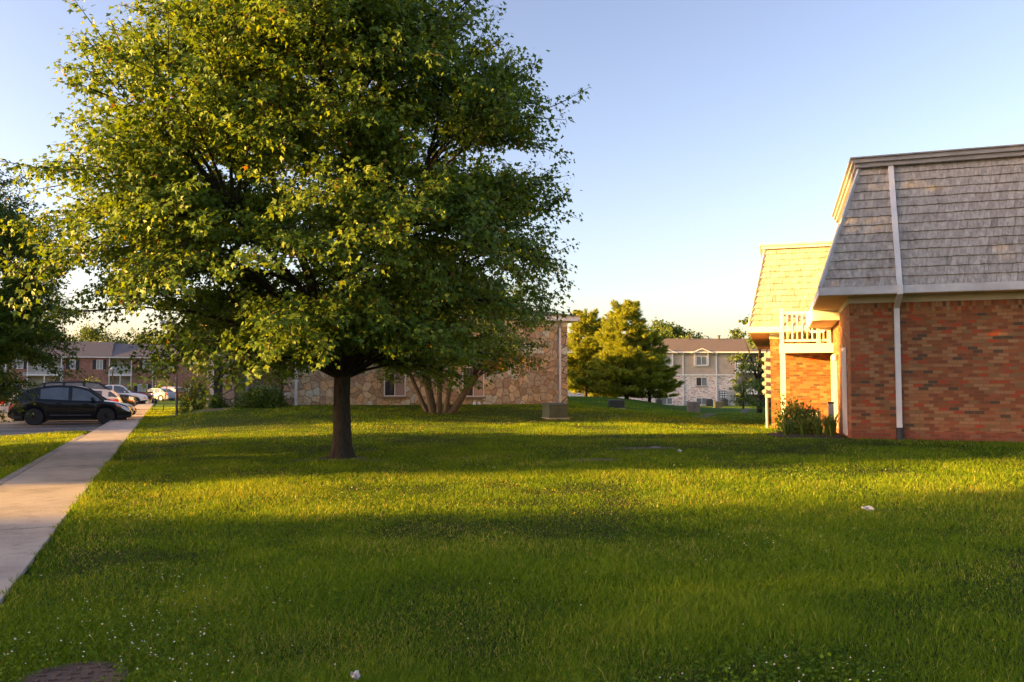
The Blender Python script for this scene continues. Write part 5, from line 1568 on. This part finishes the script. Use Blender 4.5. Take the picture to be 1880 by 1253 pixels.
# motorcycle at the end of the row
x = (271 - 940) / F * 72
s_, t_ = st(x, 72)
mc = empty('motorcycle', (x, 72, float(lot_z(s_)) + .004), 30, 'dark motorcycle with chrome parts parked at the end of the truck row', 'motorcycle')
for xx in (-.72, .72):
    w = MB().lathe([(.22, -.05), (.30, -.055), (.32, 0), (.30, .055), (.22, .05)], (0, 0, 0), 'y', 18).build('wheel', M['tyre'], mc, smooth=40); w.location = (xx, 0, .32)
    MB().lathe([(.22, -.02), (.22, .02), (.05, .04)], (0, 0, 0), 'y', 14).build('rim', M['chrome'], w)
MB().tube([(-.72, 0, .34), (-.3, 0, .55), (.2, 0, .55), (.55, 0, .85)], .045).build('frame', M['dark_metal'], mc, smooth=50)
MB().tube([(.72, .06, .32), (.5, .05, .95)], .025).tube([(.72, -.06, .32), (.5, -.05, .95)], .025).build('fork', M['chrome'], mc, smooth=50)
MB().tube([(.42, -.36, 1.05), (.5, -.2, 1.0), (.5, .2, 1.0), (.42, .36, 1.05)], .018).build('handlebar', M['chrome'], mc, smooth=50)
MB().lathe([(.05, -.2), (.17, -.12), (.18, .1), (.06, .28)], (.15, 0, .72), 'x', 12).build('fuel_tank', M['p_black'], mc, smooth=60)
MB().tube([(-.75, 0, .72), (-.4, 0, .70), (-.05, 0, .74)], [.10, .13, .10], 8).build('seat', M['black_plastic'], mc, smooth=60)
MB().lathe([(.16, -.15), (.2, 0), (.16, .15)], (.05, 0, .38), 'y', 10).build('engine', M['chrome'], mc)
MB().tube([(.1, -.2, .3), (-.3, -.22, .26), (-.95, -.22, .32)], .05).build('exhaust', M['chrome'], mc, smooth=50)
MB().lathe([(.03, -.08), (.09, 0), (.09, .05)], (.62, 0, .88), 'x', 12).build('headlight', M['lamp_clear'], mc)

# ------------------------------------------------------------------ posts, boxes, small things
def ground_at(px, Y):
    x = (px - 940) / F * Y
    return Vector((x, Y, gz1(x, Y)))
p = ground_at(326.5, 39.5)
lp = empty('light_pole', p, 90, 'grey pole rising from the grass into the maple branches', 'pole')
MB().tube([(.02, 0, -.3), (.0, 0, 0), (-.03, 0, 1.2), (-.06, 0, 4.2)], [.062, .06, .055, .045], 10).build('shaft', M['pole_wood'], lp, smooth=60)
MB().tube([(-.06, 0, 4.15), (-.06, 0, 4.3), (-.3, -.1, 4.5), (-.6, -.2, 4.5)], .03, 8).build('arm', M['pole_wood'], lp, smooth=60)
MB().lathe([(.05, .1), (.16, .0), (.17, -.06), (.1, -.1)], (-.66, -.22, 4.48), n=12).build('lamp_head', M['meter_grey'], lp, smooth=50)
p = ground_at(300, 47)
sp = empty('sign_post', p, 90, 'thin dark leaning metal post beside the sidewalk', 'post')
MB().beam((0, 0, -.2), (.27, 0, 1.72), .045, .03, (0, 1, 0)).build('shaft', M['dark_metal'], sp)
MB().box(.24, .31, -.03, .03, 1.70, 1.78).build('cap', M['dark_metal'], sp)
x, y = from_st(76, -1.5)
x = (207.5 - 940) / F * 84
p = Vector((x, 84, -.45))
gp = empty('lamp_post', p, 90, 'thin brown lamp post before the far balconies', 'lamp post')
MB().tube([(0, 0, -.2), (0, 0, 3.3)], [.09, .06], 8).build('shaft', M['rust'], gp, smooth=60)
MB().lathe([(.06, 3.3), (.22, 3.45), (.2, 3.6), (.05, 3.7)], n=10).build('lamp_head', M['meter_grey'], gp, smooth=40)

def cabinet(px, Y, w, d, h, az, label, m, name='utility_box', cat='utility box', lid=True):
    p = ground_at(px, Y)
    c = empty(name, p, az, label, cat)
    MB().box(-w / 2 - .05, w / 2 + .05, -d / 2 - .05, d / 2 + .05, -.3, .03).build('pad', M['curb'], c)
    MB().box(-w / 2, w / 2, -d / 2, d / 2, .03, h - .06).build('case', M[m], c, bevel=.015)
    MB().hexa([(-w / 2 - .015, -d / 2 - .015, h - .058), (w / 2 + .015, -d / 2 - .015, h - .058), (w / 2 + .015, d / 2 + .015, h - .058), (-w / 2 - .015, d / 2 + .015, h - .058),
               (-w / 2, -d / 2, h), (w / 2, -d / 2, h), (w / 2, d / 2, h + .02), (-w / 2, d / 2, h + .02)]).build('lid', M[m], c, bevel=.01)
    MB().box(-.008, .008, -d / 2 - .006, -d / 2 - .001, .08, h - .1).box(.04, .07, -d / 2 - .03, -d / 2 - .001, h * .5, h * .5 + .08).build('door_seam', M['dark_metal'], c)
    return c
cabinet(1018.5, 30, .74, .62, .54, 68, 'green transformer box on the grass before the stone building corner', 'box_green', 'transformer_box', 'transformer')
cabinet(1131, 50, .86, .7, .50, 84, 'dark transformer box on the slope before the pines', 'box_dark', 'transformer_box', 'transformer')
cabinet(1272, 58, .82, .6, .80, 90, 'tan utility box in the hollow by the dirt path', 'box_tan')
cabinet(1318, 84, .84, .7, .66, 90, 'dark green utility box before the far meters', 'box_dark')
for px, lab in ((1209, 'dark air conditioner by the left basement window of the far building'), (1301.5, 'dark air conditioner between the basement window and downspout'), (1329, 'dark air conditioner below the far meters')):
    p = ground_at(px, 98.4)
    c = empty('air_conditioner', (p.x, 98.4, -1.12), 90, lab, 'air conditioner', 'air conditioners by the far building')
    MB().box(-.36, .36, -.36, .36, 0, .78).build('case', M['box_dark'], c, bevel=.03)
    MB().lathe([(.3, .78), (.3, .83), (.06, .85)], n=14).build('fan_guard', M['black_plastic'], c)

# cast iron cover in the near grass
z = gz1(*COVER)
mcov = empty('manhole_cover', (COVER[0], COVER[1], z + .012), 78, 'rusty round cast iron cover with raised bars in the near grass', 'manhole cover')
b = MB().lathe([(.27, -.06), (.27, .0), (.265, .006), (.02, .006)], n=40)
for i in range(-3, 4):
    for j in range(-3, 4):
        xx, yy = i * .075, j * .075
        if math.hypot(xx, yy) > .235: continue
        if (i + j) % 2: b.box(xx - .022, xx + .022, yy - .006, yy + .006, .0065, .012)
        else: b.box(xx - .006, xx + .006, yy - .022, yy + .022, .0065, .012)
b.build('plate', M['rust'], mcov, smooth=30)
# litter and stones
def scrap(name, px, py, Y, w, h, seed, label, m, cat):
    p = at(px, py, Y); z = gz1(p.x, Y)
    rg = random.Random(seed)
    mb = MB(); n = 5
    g = [[Vector((-w / 2 + w * i / n + rg.uniform(-.1, .1) * w / n, -h / 2 + h * j / n, .05 + rg.uniform(-.012, .012) + .02 * math.sin(i * 1.3 + j))) for j in range(n + 1)] for i in range(n + 1)]
    for i in range(n):
        for j in range(n):
            q = [g[i][j], g[i + 1][j], g[i + 1][j + 1], g[i][j + 1]]
            mb.face(q)
    o = mb.build(name, M[m], None, smooth=60, label=label, cat=cat)
    s = o.modifiers.new('thickness', 'SOLIDIFY'); s.thickness = .004
    o.location = (p.x, Y, z + .005); o.rotation_euler = (.35, .1, rg.uniform(-.5, .5))
    return o
scrap('paper_scrap', 1593, 943, 9.45, .13, .07, 1, 'crumpled white paper lying on the sunlit grass at right', 'paper', 'litter')
scrap('paper_scrap', 652, 1240, 4.2, .045, .035, 2, 'tiny white paper scrap at the bottom edge of the lawn', 'paper', 'litter')
scrap('paper_scrap', 1247, 833, 16.6, .09, .06, 3, 'small white scrap by the bare soil patch', 'paper', 'litter')
p = at(1203, 823, 17.7)
rk = MB(); rr = random.Random(8)
rk.lathe([(.02, -.05), (.11, -.02), (.13, .01), (.08, .03), (.02, .04)], n=9)
rk.v = [(v[0] * (1.2 + rr.uniform(-.2, .2)), v[1] * rr.uniform(.7, 1), v[2] * rr.uniform(.8, 1.1)) for v in rk.v]
o = rk.build('stone', M['rock'], None, smooth=30, label='pale flat stone lying on the bare soil patch', cat='stone'); o.location = (p.x, 17.7, gz1(p.x, 17.7))
